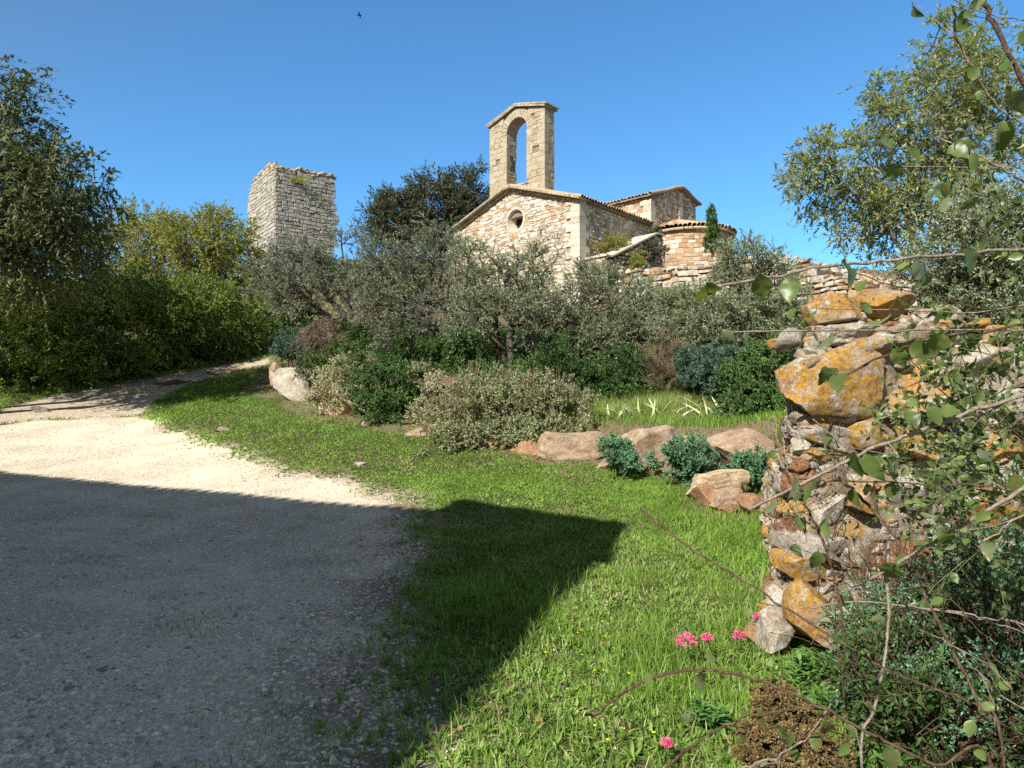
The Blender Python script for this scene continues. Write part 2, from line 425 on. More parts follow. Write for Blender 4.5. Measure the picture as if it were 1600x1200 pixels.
# grid: dense near the yard, coarse to the horizon
def axis(lo, hi, fine, a, b):
    mid = np.arange(a, b, fine); s = fine; v = b; up = []
    while v < hi: up.append(v); s *= 1.13; v += s
    up.append(hi); s = fine; v = a-fine; dn = []
    while v > lo: dn.append(v); s *= 1.13; v -= s
    dn.append(lo)
    return np.array(dn[::-1] + list(mid) + up)
gx = axis(-900, 900, .11, -15, 7); gy = axis(-300, 1500, .11, 1.8, 30)
X, Yg = np.meshgrid(gx, gy); xf, yf = X.ravel(), Yg.ravel(); zf = H(xf, yf)
ny, nx = X.shape; ii = np.arange(nx*ny).reshape(ny, nx)
Q = np.stack([ii[:-1, :-1], ii[:-1, 1:], ii[1:, 1:], ii[1:, :-1]], -1).reshape(-1, 4)
ground_me = make_mesh('ground', np.c_[xf, yf, zf], [Q], True)
def vattr(me, name, val):
    a = me.attributes.new(name, 'FLOAT', 'POINT'); a.data.foreach_set('value', np.asarray(val, np.float32))
gsd = sdf(xf, yf, GRAVEL); soft = sstep(13.5, 9, yf)*sstep(-4, -1, xf); vattr(ground_me, 'gravel', np.clip(gsd*(.55-.2*soft)+.5-.1*soft, 0, 1)); vattr(ground_me, 'earth', np.clip(gsd*(.6-.2*soft)+.75, 0, 1)); vattr(ground_me, 'road', np.clip(sdf(xf, yf, ROAD)*.7+.5, 0, 1))
ud = updist(xf, yf); vattr(ground_me, 'bed', sstep(-1.6, -.85, ud + .3*np.sin(xf*2.1) + .2*np.sin(yf*3.3)))
mg, nt, out = newmat('ground_cover'); pos_s = worldpos(nt)
def attr(n):
    a = nt.nodes.new('ShaderNodeAttribute'); a.attribute_name = n; return a.outputs['Fac']
nb = noise(nt, 1.1, 6, .6, pos_s); nf = noise(nt, 9, 6, .65, pos_s); ng = noise(nt, 45, 5, .7, pos_s)
vor = nt.nodes.new('ShaderNodeTexVoronoi'); vor.inputs['Scale'].default_value = 55; nt.links.new(pos_s, vor.inputs['Vector'])
def madd(a, k, b):
    m = nt.nodes.new('ShaderNodeMath'); m.operation = 'MULTIPLY_ADD'; nt.links.new(a, m.inputs[0]); m.inputs[1].default_value = k
    if isinstance(b, (int, float)): m.inputs[2].default_value = b
    else: nt.links.new(b, m.inputs[2])
    return m.outputs[0]
grav_c = ramp(nt, [(.36,.295,.21),(.57,.485,.36),(.69,.605,.465)], [.25,.5,.75]); nt.links.new(madd(vor.outputs['Color'], .35, madd(ng.outputs[0], .35, madd(nb.outputs[0], .3, 0.0))), grav_c.inputs[0])
dirt = ramp(nt, [(.12,.085,.05),(.24,.18,.11),(.36,.29,.19)], [.3,.5,.7]); nt.links.new(nf.outputs[0], dirt.inputs[0])
soil = ramp(nt, [(.045,.05,.016),(.09,.075,.04),(.15,.12,.07)], [.3,.55,.75]); nt.links.new(nf.outputs[0], soil.inputs[0])
bedc = ramp(nt, [(.07,.05,.03),(.16,.115,.075),(.24,.18,.13)], [.3,.5,.7]); nt.links.new(ng.outputs[0], bedc.inputs[0])
wob = madd(nb.outputs[0], .9, madd(nf.outputs[0], .7, -.8))
def mask(n, lo, hi):
    s = nt.nodes.new('ShaderNodeMath'); s.operation = 'ADD'; nt.links.new(attr(n), s.inputs[0]); nt.links.new(wob, s.inputs[1]); return maprange(nt, s.outputs[0], lo, hi)
c = mixc(nt, mask('bed', .45, .75), soil.outputs[0], bedc.outputs[0])
earthc = ramp(nt, [(.13,.10,.065),(.26,.205,.14),(.40,.33,.235)], [.3,.5,.7]); nt.links.new(ng.outputs[0], earthc.inputs[0])
npk = noise(nt, .55, 5, .6, pos_s); worn = maprange(nt, npk.outputs[0], .38, .62, .88, 1.16)
np2 = noise(nt, 1.7, 7, .65, pos_s); patchm = maprange(nt, np2.outputs[0], .52, .72, 0, .45)
c = mixc(nt, mask('earth', .38, .72), c, earthc.outputs[0])
c = mixc(nt, mask('gravel', .40, .66), c, mixc(nt, 1.0, mixc(nt, patchm, grav_c.outputs[0], (.36, .245, .15)), worn, 'MULTIPLY'))
c = mixc(nt, mask('road', .42, .62), c, mixc(nt, .45, grav_c.outputs[0], dirt.outputs[0]))
b1 = bumpn(nt, nf.outputs[0], .5, .06); b2 = bumpn(nt, vor.outputs['Distance'], .7, .015, b1)
p = principled(nt, c, .95, .1, b2); nt.links.new(p.outputs[0], out.inputs[0])
ground = bpy.data.objects.new('ground', ground_me); COL.objects.link(ground); ground_me.materials.append(mg); tag(ground, kind='structure')
# ------------------------------------------------------------------ masonry materials
M = {}
M['rubble'] = stone_mat('rubble_stone', [(.32,.185,.10),(.42,.275,.165),(.44,.37,.28),(.52,.465,.38),(.56,.52,.44),(.36,.32,.265)], [0,.14,.32,.55,.8,1], 14, .4, .7, ((.36,.31,.25), 1.1, .52, .7))
M['orange_rubble'] = stone_mat('orange_rubble_stone', [(.35,.195,.10),(.42,.265,.15),(.45,.35,.24),(.52,.455,.36),(.56,.51,.43)], [0,.3,.55,.75,1], 14, .35, .7, ((.31,.25,.18), 1.3, .5, .68))
M['dry'] = stone_mat('dry_wall_stone', [(.26,.15,.08),(.42,.29,.17),(.40,.35,.28),(.5,.45,.37),(.30,.28,.25)], [0,.2,.45,.8,1], 10, .4, .8)
M['ashlar'] = stone_mat('pale_ashlar', [(.42,.37,.29),(.54,.48,.39),(.48,.43,.35)], None, 12, .3, .5, ((.30,.25,.17), 2.2, .52, .7))
M['bell'] = stone_mat('bell_gable_stone', [(.29,.24,.165),(.40,.345,.255),(.34,.295,.22)], None, 12, .35, .6, ((.28,.21,.11), 2.0, .5, .68))
M['tower'] = stone_mat('tower_block', [(.27,.26,.23),(.38,.365,.32),(.33,.31,.27),(.42,.39,.33)], None, 6, .35, .7, ((.30,.27,.2), 1.2, .5, .7))
M['tower_top'] = stone_mat('tower_top_stone', [(.34,.235,.13),(.40,.33,.23),(.40,.37,.31)], None, 6, .35, .7)
M['mortar'] = stone_mat('mortar', [(.36,.30,.22),(.36,.30,.22)], None, 9, .45, .9, ((.2,.15,.1), 3, .45, .65))
M['joint'] = stone_mat('joint_mortar', [(.20,.17,.13),(.20,.17,.13)], None, 9, .45, .9)
M['deep'] = plain('deep_joint', (.07, .055, .04))
M['dark_disc'] = plain('painted_interior_dark', (.012, .011, .01))
M['tile'] = stone_mat('clay_tile', [(.27,.17,.10),(.38,.265,.165),(.45,.35,.235),(.34,.285,.21)], None, 16, .4, .5)
M['slab'] = stone_mat('roof_slab', [(.30,.25,.175),(.40,.345,.255)], None, 10, .45, .6, ((.15,.12,.075), 3, .42, .6))

# ------------------------------------------------------------------ chapel
C0 = P(905, 312, 30); u = unit(np.array([-.73, .68, 0])); v = unit(np.array([.68, .73, 0])); UP = np.array([0, 0, 1.0])
fn = -v; sn = -u                                   # outward normals of the gable front and of the side wall
EZ = C0[2]; W = 8.25; RZ = EZ + 1.4; CB = np.array([C0[0], C0[1], 0.0])
base_z = 5.2
def F3(t, s, z): return CB + u*t + v*s + UP*z       # chapel frame: t along the front, s into the nave
chapel = thing('chapel', F3(W/2, 3, base_z), 'old rubble stone chapel with open arched bell gable, small round window and tiled roofs', 'chapel')
def rz(t): return EZ + (RZ-EZ)*(1 - abs(t-W/2)/(W/2))
OC_T, OC_Z, OC_R = 3.86, P(805, 343, 32.55)[2], .50
# front wall core with the round window left open
core = []
s0 = .9
def frontpiece(poly): core.append(prism([F3(t, .0, z) for t, z in poly], v*s0))
frontpiece([(0, base_z), (OC_T-.7, base_z), (OC_T-.7, rz(OC_T-.7)), (0, EZ)])
frontpiece([(OC_T+.7, base_z), (W, base_z), (W, EZ), (OC_T+.7, rz(OC_T+.7))])
frontpiece([(OC_T-.7, base_z), (OC_T+.7, base_z), (OC_T+.7, OC_Z-.7), (OC_T-.7, OC_Z-.7)])
frontpiece([(OC_T-.7, OC_Z+.7), (OC_T+.7, OC_Z+.7), (OC_T+.7, rz(OC_T+.7)), (W/2, RZ), (OC_T-.7, rz(OC_T-.7))])
k = 40; an = np.linspace(0, 2*PI, k, endpoint=False)
sq = np.array([[np.cos(a), np.sin(a)]/max(abs(np.cos(a)), abs(np.sin(a)))*np.float64(.7) for a in an])
ring = np.concatenate([[F3(OC_T+x, .0, OC_Z+y) for x, y in sq], [F3(OC_T+OC_R*np.cos(a), .0, OC_Z+OC_R*np.sin(a)) for a in an]])
i = np.arange(k); j = (i+1) % k
core.append((ring, [np.stack([i, j, k+j, k+i], 1)]))
L_NAVE = 5.95
# side walls and back
core.append(prism([F3(0, s0, base_z), F3(.8, s0, base_z), F3(.8, s0, EZ), F3(0, s0, EZ)], v*(L_NAVE-s0)))
core.append(prism([F3(W-.8, s0, base_z), F3(W, s0, base_z), F3(W, s0, EZ), F3(W-.8, s0, EZ)], v*(L_NAVE-s0)))
part('nave_core', join(core), M['mortar'], chapel)
# splayed round window
rings = []
for r, d in ((OC_R, 0.0), (OC_R-.03, .12), (OC_R-.1, .4), (OC_R-.11, .5)):
    rings.append([F3(OC_T+r*np.cos(a), d, OC_Z+r*np.sin(a)) for a in an])
V = np.array(rings).reshape(-1, 3); q = [np.stack([m*k+i, m*k+j, (m+1)*k+j, (m+1)*k+i], 1) for m in range(3)]
wfr = part('round_window', (V, [np.concatenate(q)]), M['ashlar'], chapel)
part('dark_window_disc', (np.array(rings[3]), [np.arange(k)[None]]), M['dark_disc'], wfr)  # closed near-black disc; the interior's darkness is painted in its colour
vs = []
for a in np.linspace(0, 2*PI, 16, endpoint=False):
    aa = np.linspace(a+.02, a+2*PI/16-.02, 3)
    poly = [F3(OC_T+(OC_R+.01)*np.cos(x), -.012, OC_Z+(OC_R+.01)*np.sin(x)) for x in aa] + [F3(OC_T+(OC_R+.13)*np.cos(x), -.012, OC_Z+(OC_R+.13)*np.sin(x)) for x in aa[::-1]]
    vs.append(prism(poly, v*.1))
part('window_surround', join(vs), M['ashlar'], chapel)
# facing stones of the front and the side
def in_front(U, Z):
    quoin = (U < .62) | (U > W-.45)
    return (Z < EZ + (RZ-EZ)*(1-np.abs(U-W/2)/(W/2)) - .16) & ((U-OC_T)**2 + (Z-OC_Z)**2 > (OC_R+.2)**2) & ~quoin
part('front_wall', stones(0, W, base_z, RZ, (.1,.21), (.13,.38), planar(CB, u, fn), in_front, 11, .025, .009, .03, .04, .014, .12), M['rubble'], chapel)
part('side_wall', stones(0, L_NAVE, base_z, EZ-.1, (.11,.24), (.15,.42), planar(CB, v, sn), lambda U, Z: U > .5, 12, .05, .013, .03, .03, .02, .1), M['rubble'], chapel)
# corner stones alternate long and short
qb = []; z = base_z; n = 0; rg = R(5)
while z < EZ-.05:
    h = min(rg.uniform(.24, .34), EZ-z); a, b = ((.72, .42) if n % 2 else (.45, .62))
    cc = F3(a/2-.05, b/2-.05, z+h/2); qb.append(box(cc, u, v, UP, a/2+.03, b/2+.03, h/2-.005)); z += h; n += 1
part('quoin', join(qb), M['ashlar'], chapel); qb = []
z = base_z
while z < EZ-.05:
    h = min(rg.uniform(.24, .34), EZ-z); cc = F3(W-.22, .2, z+h/2); qb.append(box(cc, u, v, UP, .28, .28, h/2-.005)); z += h
part('quoin', join(qb), M['ashlar'], chapel)
# nave roof: deck, stone verge and barrel tiles
sl = math.hypot(W/2, RZ-EZ)
deck = [prism([F3(-.16, -.2, EZ-.04), F3(W/2, -.2, RZ+.03), F3(W+.16, -.2, EZ-.04), F3(W+.16, -.2, EZ+.06), F3(W/2, -.2, RZ+.13), F3(-.16, -.2, EZ+.06)], v*(L_NAVE+.2))]
roof = part('nave_roof', join(deck), M['slab'], chapel)
tl = []
for s in np.arange(-.12, L_NAVE+.02, .21):
    for side in (0, 1):
        e = [F3(-.24 if side == 0 else W+.24, s, EZ+.06), F3(W/2, s, RZ+.15)]
        tl.append(np.linspace(e[0], e[1], 8))
tl = np.array(tl) + R(3).normal(size=(len(tl), 8, 3))*.008
rad = np.tile(np.array([.1, .088]*4), (len(tl), 1))
part('roof_tiles', tubes(tl, rad, 8), M['tile'], roof)
vg = []
for t0, t1 in [(a, a+.5) for a in np.arange(-.25, W+.2, .52)]:
    t1 = min(t1, W+.25); z0, z1 = rz(t0), rz(t1)
    vg.append(prism([F3(t0, -.34, z0+.02), F3(t1, -.34, z1+.02), F3(t1, -.34, z1+.12), F3(t0, -.34, z0+.12)], v*.5))
part('verge', join(vg), M['slab'], roof)
part('cornice', prism([F3(-.06, -.12, EZ-.17), F3(W/2, -.12, RZ-.1), F3(W+.06, -.12, EZ-.17), F3(W+.06, -.12, EZ-.03), F3(W/2, -.12, RZ+.03), F3(-.06, -.12, EZ-.03)], v*.2), M['slab'], chapel)
# bell gable
BT0, BT1, OT0, OT1 = 2.1, 5.68, 3.2, 4.54
BS0, BS1 = .12, .82
oc = (OT0+OT1)/2; orad = (OT1-OT0)/2
EB = 15.82; AB = 16.36; SPR = P(812, 182, 32.6)[2] - orad; SILL = 12.5
def brz(t): return EB + (AB-EB)*(1-abs(t-(BT0+BT1)/2)/((BT1-BT0)/2))
bell = []
def bpiece(poly, dz=.05): bell.append(prism([F3(t, BS0+.03, z) for t, z in poly], v*(BS1-BS0-.06)))
bpiece([(BT0+.03, EZ), (OT0-.03, EZ), (OT0-.03, brz(OT0)), (BT0+.03, EB)])
bpiece([(OT1+.03, EZ), (BT1-.03, EZ), (BT1-.03, EB), (OT1+.03, brz(OT1))])
bpiece([(OT0-.03, EZ), (OT1+.03, EZ), (OT1+.03, SILL), (OT0-.03, SILL)])
aa = np.linspace(0, PI, 25)
for a, b in zip(aa[:-1], aa[1:]):
    t0, t1 = oc+(orad+.02)*math.cos(a), oc+(orad+.02)*math.cos(b)
    bpiece([(t1, SPR+(orad+.02)*math.sin(b)), (t0, SPR+(orad+.02)*math.sin(a)), (t0, brz(t0)), (t1, brz(t1))])
bg_ = part('bell_gable', join(bell), M['joint'], chapel)
def in_bell(U, Z):
    opening = (U > OT0-.04) & (U < OT1+.04) & (Z > SILL) & ((Z < SPR) | ((U-oc)**2+(Z-SPR)**2 < (orad+.42)**2))
    ar = ((U-oc)**2+(Z-SPR)**2 < (orad+.4)**2) & (Z > SPR-.02)
    hole = ((np.abs(U-2.62) < .13) & (np.abs(Z-13.95) < .13)) | ((np.abs(U-5.2) < .13) & (np.abs(Z-13.85) < .13))
    return ~opening & ~ar & ~hole & (Z < EB + (AB-EB)*(1-np.abs(U-(BT0+BT1)/2)/((BT1-BT0)/2))-.05) & (U > BT0+.02) & (U < BT1-.02)
fac = []
for (a, b) in ((BT0, OT0), (OT1, BT1)):
    fac.append(stones(a, b, EZ+.3, SPR, (.24,.32), (.36,.62), planar(CB + v*BS0, u, fn), lambda U, Z, a=a, b=b: in_bell(U, Z) & (U > a+.12) & (U < b-.1), 21+int(a*10), .02, .006, .004, .0, .008, .05))
fac.append(stones(BT0, BT1, SPR, AB, (.24,.32), (.3,.5), planar(CB + v*BS0, u, fn), in_bell, 23, .02, .008, .01, .01, .008, .06))
fac.append(stones(OT0, OT1, EZ+.3, SILL, (.18,.26), (.25,.5), planar(CB + v*BS0, u, fn), lambda U, Z: (U > OT0) & (U < OT1), 24, .03, .012, .02, .01, .015, .1))
for a in np.linspace(0, PI, 16)[:-1]:
    x = np.linspace(a+.012, a+PI/15-.012, 3); poly = [F3(oc+(orad+.0)*math.cos(y), BS0-.02, SPR+orad*math.sin(y)) for y in x] + [F3(oc+(orad+.4)*math.cos(y), BS0-.02, SPR+(orad+.4)*math.sin(y)) for y in x[::-1]]
    fac.append(prism(poly, v*(BS1-BS0+.04)))
DS = BS1-BS0
fac.append(stones(0, DS, EZ+.3, EB, (.24,.32), (.3,.5), planar(CB + u*BT0 + v*BS0, v, sn), lambda U, Z: U < DS, 25, .02, .006, .004, 0, .01, .05))
fac.append(stones(0, DS, EZ+.3, EB, (.24,.32), (.3,.5), planar(CB + u*BT1 + v*BS0, v, u), lambda U, Z: U < DS, 26, .02, .006, .004, 0, .01, .05))
fac.append(stones(0, DS, SILL, SPR, (.24,.32), (.3,.5), planar(CB + u*OT1 + v*BS0, v, -u), lambda U, Z: (U < DS) & ~((np.abs(Z-13.75) < .3) & (U > .22)), 27, .02, .006, .004, 0, .01, .05))
fac.append(stones(0, DS, SILL, SPR, (.24,.32), (.3,.5), planar(CB + u*OT0 + v*BS0, v, u), lambda U, Z: U < DS, 28, .02, .006, .004, 0, .01, .05))
# full corner blocks of the two piers
z = EZ+.2; rg = R(8)
while z < EB-.05:
    h = min(rg.uniform(.26, .34), EB-z)
    for t, sg in ((BT0, 1), (BT1, -1)):
        w = rg.uniform(.22, .5); fac.append(box(F3(t+sg*(w/2-.02), BS0+.14, z+h/2), u, v, UP, w/2, .165, h/2-.007))
    if z > SILL and z < SPR-.2:
        for t, sg in ((OT0, -1), (OT1, 1)):
            w = rg.uniform(.2, .4); fac.append(box(F3(t+sg*(w/2-.02), BS0+.1, z+h/2), u, v, UP, w/2, .125, h/2-.007))
    z += h
part('facing_blocks', join(fac), M['bell'], bg_)
tm = (BT0+BT1)/2
part('gable_cap', join([prism([F3(a, BS0-.14, EB+c0), F3(tm, BS0-.14, AB+c0), F3(b, BS0-.14, EB+c0), F3(b, BS0-.14, EB+c1), F3(tm, BS0-.14, AB+c1), F3(a, BS0-.14, EB+c1)], v*(DS+.28)) for a, b, c0, c1 in ((BT0-.1, BT1+.1, -.03, .05), (BT0-.2, BT1+.2, .055, .13))]), M['slab'], bg_)

# transept: taller block behind the nave
TS = L_NAVE
TE = P(1002, 306, C0[1] + v[1]*TS)[2]; TP = TE + 1.05; TR = TE + .62; TA, TL = 3.0, 4.75
trans = [prism([F3(0, TS, 6), F3(0, TS+TA, 6), F3(0, TS+TL, 6), F3(0, TS+TL, TR), F3(0, TS+TA, TP), F3(0, TS, TE)], u*7.5)]
tp = part('transept', join(trans), M['joint'], chapel)
part('transept_front', stones(0, 7, EZ-.4, TE+.1, (.14,.26), (.2,.48), planar(F3(0, TS, 0)*[1,1,0], u, fn), lambda U, Z: (U > .45) & (Z < TE), 31, .02, .008, .02, .02, .01, .06), M['orange_rubble'], tp)
part('transept_side', stones(0, TL, 7, TP, (.12,.22), (.14,.34), planar(F3(0, TS, 0)*[1,1,0], v, sn), lambda U, Z: (U > .4) & (U < TL-.1) & (np.abs(U-TA+.1) > .2) & (Z < np.where(U < TA, TE+(TP-TE)*U/TA, TP+(TR-TP)*(U-TA)/(TL-TA))-.05), 32, .05, .013, .03, .03, .02, .1), M['rubble'], tp)
qb, qc = [], []; z = 7; n = 0
while z < TP-.1:
    h = rg.uniform(.24, .36)
    a, b = ((.6, .35) if n % 2 else (.4, .5))
    if z+h < TE+.05: qb.append(box(F3(a/2-.05, TS+b/2-.05, z+h/2), u, v, UP, a/2+.03, b/2+.03, h/2-.005))
    if z+h < TP-.05: qc.append(box(F3(.05, TS+TA-.1, z+h/2), u, v, UP, .17, .17+.04*(n % 2), h/2-.005))
    z += h; n += 1
part('quoin', join(qb), M['ashlar'], tp); part('quoin', join(qc), M['ashlar'], tp)
rf = []
for s in np.arange(-.15, 7.4, .21):
    rf.append(np.linspace(F3(s, TS-.28, TE+.02), F3(s, TS+TA, TP+.12), 5)); rf.append(np.linspace(F3(s, TS+TL+.25, TR), F3(s, TS+TA, TP+.12), 5))
rf = np.array(rf) + R(4).normal(size=(len(rf), 5, 3))*.012
tr = part('transept_roof', tubes(rf, np.full((len(rf), 5), .088), 8), M['tile'], tp)
part('eaves_slab', join([prism([F3(-.14, TS-.22, TE-.06), F3(-.14, TS+TA, TP-.01), F3(-.14, TS+TL+.2, TR-.06), F3(-.14, TS+TL+.2, TR+.02), F3(-.14, TS+TA, TP+.07), F3(-.14, TS-.22, TE+.02)], u*7.6)]), M['slab'], tr)
lr = prism([F3(-.1, TS+TL, TR-1.0), F3(-.1, TS+TL+2.2, TR-1.75), F3(-.1, TS+TL+2.2, TR-1.6), F3(-.1, TS+TL, TR-.85)], u*5)
part('lower_roof', lr, M['tile'], chapel)
part('lower_wall', prism([F3(.05, TS+TL, 7), F3(.05, TS+TL+2, 7), F3(.05, TS+TL+2, TR-1.8), F3(.05, TS+TL, TR-1.1)], u*5), M['rubble'], chapel)

# round apse with its fan of tiles
AC = np.array([9.3, 36.0, 0]); AR = 2.25; AE = P(1076, 354, 33.7)[2]
a0, a1 = -PI*1.02, PI*.18
def acyl(U, Z, D):
    a = a0 + U/AR; r = AR + D
    return np.stack([AC[0]+r*np.cos(a), AC[1]+r*np.sin(a), Z], -1)
ap = part('apse', tubes(np.array([[AC[0], AC[1], 6.0], [AC[0], AC[1], AE]]), np.array([AR, AR]), 40), M['mortar'], chapel)
part('apse_facing', stones(0, AR*(a1-a0), 6.5, AE-.02, (.16,.28), (.22,.52), acyl, lambda U, Z: U > -1, 41, .025, .009, .018, .02, .01, .06), M['orange_rubble'], ap)
apex = np.array([8.7, 36.6, P(1058, 343, 36.6)[2]])
tt = []
for a in np.linspace(a0-.1, a1+.2, 46):
    e = np.array([AC[0]+(AR+.24)*math.cos(a), AC[1]+(AR+.24)*math.sin(a), AE+.04]); tt.append(np.linspace(e, apex, 6))
tt = np.array(tt) + R(6).normal(size=(46, 6, 3))*.015
part('apse_roof', join([tubes(tt, np.tile([.125,.11,.1,.08,.06,.04], (46, 1)), 8)]), M['tile'], ap)
ri = np.array([[AC[0]+(AR+.16)*math.cos(a), AC[1]+(AR+.16)*math.sin(a), AE-.07] for a in np.linspace(0, 2*PI, 49)])
part('apse_cornice', tubes(ri, np.full(49, .07), 6), M['orange_rubble'], ap)

# sloping buttress beside the nave
B0 = P(946, 398, 29)*[1,1,0]; BL = 4.7; BW = 1.12; bz0 = P(946, 398, 29)[2]; bz1 = P(1036, 367, 29+v[1]*BL)[2]
def btop(s): return bz0 + (bz1-bz0)*np.clip((s-.35)/(BL-.9), 0, 1)
butt = thing('buttress', B0 + [0, 0, 5.5], 'low stone buttress with pale sloping capping between nave and round apse', 'buttress')
part('buttress_core', prism([B0+UP*5.0, B0+v*BL+UP*5.0, B0+v*BL+UP*(bz1-.08), B0+v*(BL-.55)+UP*(bz1-.08), B0+v*.35+UP*(bz0-.08), B0+UP*(bz0-.08)], u*BW), M['deep'], butt)
part('buttress_end', stones(0, BW, 5.2, bz0-.06, (.16,.28), (.3,.6), planar(B0, u, fn), lambda U, Z: U < BW, 51, .025, .009, .02, .01, .01, .06), M['orange_rubble'], butt)
part('buttress_side', stones(0, BL, 5.2, bz1, (.12,.22), (.14,.36), planar(B0, v, sn), lambda U, Z: Z < btop(U)-.12, 52, .07, .016, .03, .03, .035), M['dry'], butt)
cp = []
for s in np.arange(-.1, BL-.1, .42):
    s1 = min(s+.42, BL); cp.append(prism([B0-u*.12+v*s+UP*(btop(s)-.07), B0-u*.12+v*s1+UP*(btop(s1)-.07), B0-u*.12+v*s1+UP*(btop(s1)+.015), B0-u*.12+v*s+UP*(btop(s)+.015)], u*(BW+.18)))
part('capping', join(cp), M['ashlar'], butt)

# dry stone terrace wall
TW = [(4.4, 27.6), (7.2, 26.2), (9.4, 24.2), (11.6, 21.2), (12.2, 18.5), (14.5, 17.0)]
tz_px = [(965,425,27.6),(1092,418,26.2),(1215,398,24.2),(1384,442,21.2),(1500,455,18.5),(1700,455,17)]
tz = [P(*a)[2] for a in tz_px]
tw = thing('terrace_wall', (*TW[2], Hz(*TW[2])), 'dry stone terrace wall of rough orange and grey blocks below the apse', 'stone wall')
cw, sw = [], []
for i in range(5):
    a = np.array([*TW[i], 0.]); b = np.array([*TW[i+1], 0.]); d = b-a; Lw = np.linalg.norm(d); d = d/Lw; nrm = np.array([d[1], -d[0], 0])
    za, zb = tz[i], tz[i+1]; zlow = min(za, zb)-4.2
    cw.append(prism([a+UP*zlow, b+UP*zlow, b+UP*(zb-.12), a+UP*(za-.12)], -nrm*.8))
    rgx = R(77+i); ph = rgx.uniform(0, 6, 3)
    sw.append(stones(-.05, Lw+.05, zlow, max(za, zb)+.4, (.14,.32), (.22,.62), planar(a, d, nrm), lambda U, Z: Z < za+(zb-za)*U/Lw + .16*np.sin(U*3+ph[0]) + .1*np.sin(U*7+ph[1]) - .05, 60+i, .09, .014, .035, .05, .04, .2))
    xs = np.arange(0, Lw, .34)
    sw += [rock(a+d*x-nrm*rgx.uniform(.05, .3)+UP*(za+(zb-za)*x/Lw+.0), (rgx.uniform(.25, .5), rgx.uniform(.25, .4), rgx.uniform(.15, .3)), 900+i*40+int(x*9), 2) for x in xs]
part('wall_core', join(cw), M['deep'], tw); part('wall_stones', join(sw), M['dry'], tw)

# ------------------------------------------------------------------ ruined square tower
TY = 50; TC = P(430, 330, TY)*[1,1,0]; ta = unit(np.array([.78, .62, 0])); tb = unit(np.array([-.62, .78, 0]))
# front face runs right along ta, left face runs back along tb
TWd = 4.95; TDp = 6.4; tz0 = 8.5; tzt = P(437, 272, TY)[2]
tower = thing('ruined_tower', TC + [0, 0, tz0], 'ruined square tower of grey block masonry with grassy top and ragged edge', 'tower')
rg = R(71)
def blocks(length, org, ax, nrm, keep, seed):
    return stones(0, length, tz0, tzt+1.6, (.22,.34), (.26,.58), planar(org, ax, nrm), keep, seed, .05, .022, .02, .02, .015, .06)
def edge_r(Z):   # ragged right edge of the front face
    f = (Z - tz0)/(tzt-tz0)
    return TWd - .25 + .42*(1-f)*1.2 - .28*np.exp(-((f-.47)/.07)**2) + .07*np.sin(Z*2.3) + .05*np.sin(Z*6.1)
def top_f(U): return tzt + .55 + .32*sstep(.6, 2.4, U) + .07*np.sin(U*3.2+1) + .06*np.sin(U*7.3) - .05*np.exp(-((U-1.0)/.6)**2)
def top_l(U): return tzt + .6 + .55*sstep(.1, 1.7, U) - .05*U + .09*np.sin(U*4) + .06*np.sin(U*9) - 1.1*sstep(5.2, 6.4, U)
part('front_wall', blocks(TWd+.6, TC, ta, -tb, lambda U, Z: (U < edge_r(Z)) & (Z < top_f(U)-.3), 72), M['tower'], tower)
part('left_wall', blocks(TDp, TC + tb*.0, tb, -ta, lambda U, Z: (Z < top_l(U)-.3) & ~((np.abs(U-3.6) < .2) & (np.abs(Z-(tzt-4.9)) < .5)) & (U < TDp-.1), 73), M['tower'], tower)
part('broken_top', join([stones(0, TWd+.3, tzt-.6, tzt+1.6, (.2,.3), (.25,.5), planar(TC, ta, -tb), lambda U, Z: (Z < top_f(U)+.1) & (Z > top_f(U)-.35) & (U < TWd-.3), 74, .05, .016, .04, .04, .05, .2),
    stones(0, TDp, tzt-2.6, tzt+1.6, (.2,.3), (.25,.5), planar(TC, tb, -ta), lambda U, Z: (Z < top_l(U)+.1) & (Z > top_l(U)-.35), 75, .05, .016, .04, .04, .05, .2)]
    + [rock(TC + ta*x + tb*rg.uniform(.1, .5) + UP*(top_f(x)-.05), (rg.uniform(.25, .5), .4, rg.uniform(.16, .3)), 300+n, 2) for n, x in enumerate(np.arange(.1, TWd-.2, .33))]
    + [rock(TC + tb*x + ta*rg.uniform(.1, .5) + UP*(top_l(x)-.05), (rg.uniform(.25, .5), .4, rg.uniform(.16, .3)), 340+n, 2) for n, x in enumerate(np.arange(.1, TDp-.9, .33))]), M['tower_top'], tower)
tcore = []
for z in np.arange(tz0, tzt-.45, .45):
    e = float(edge_r(np.array(z+.2)))-.3
    tcore.append(prism([TC+ta*.06+tb*.06+UP*z, TC+ta*e+tb*.06+UP*z, TC+ta*e+tb*1.3+UP*z, TC+ta*.06+tb*1.3+UP*z], UP*.45))
    tcore.append(prism([TC+ta*.06+tb*1.3+UP*z, TC+ta*1.3+tb*1.3+UP*z, TC+ta*1.3+tb*(TDp-.1)+UP*z, TC+ta*.06+tb*(TDp-.1)+UP*z], UP*.45))
for x in np.arange(.06, TWd-.45, .2): tcore.append(prism([TC+ta*x+tb*.06+UP*(tzt-.5), TC+ta*(x+.2)+tb*.06+UP*(tzt-.5), TC+ta*(x+.2)+tb*1.2+UP*(tzt-.5), TC+ta*x+tb*1.2+UP*(tzt-.5)], UP*(.5+max(top_f(x+.1)-tzt-.1, -.1))))
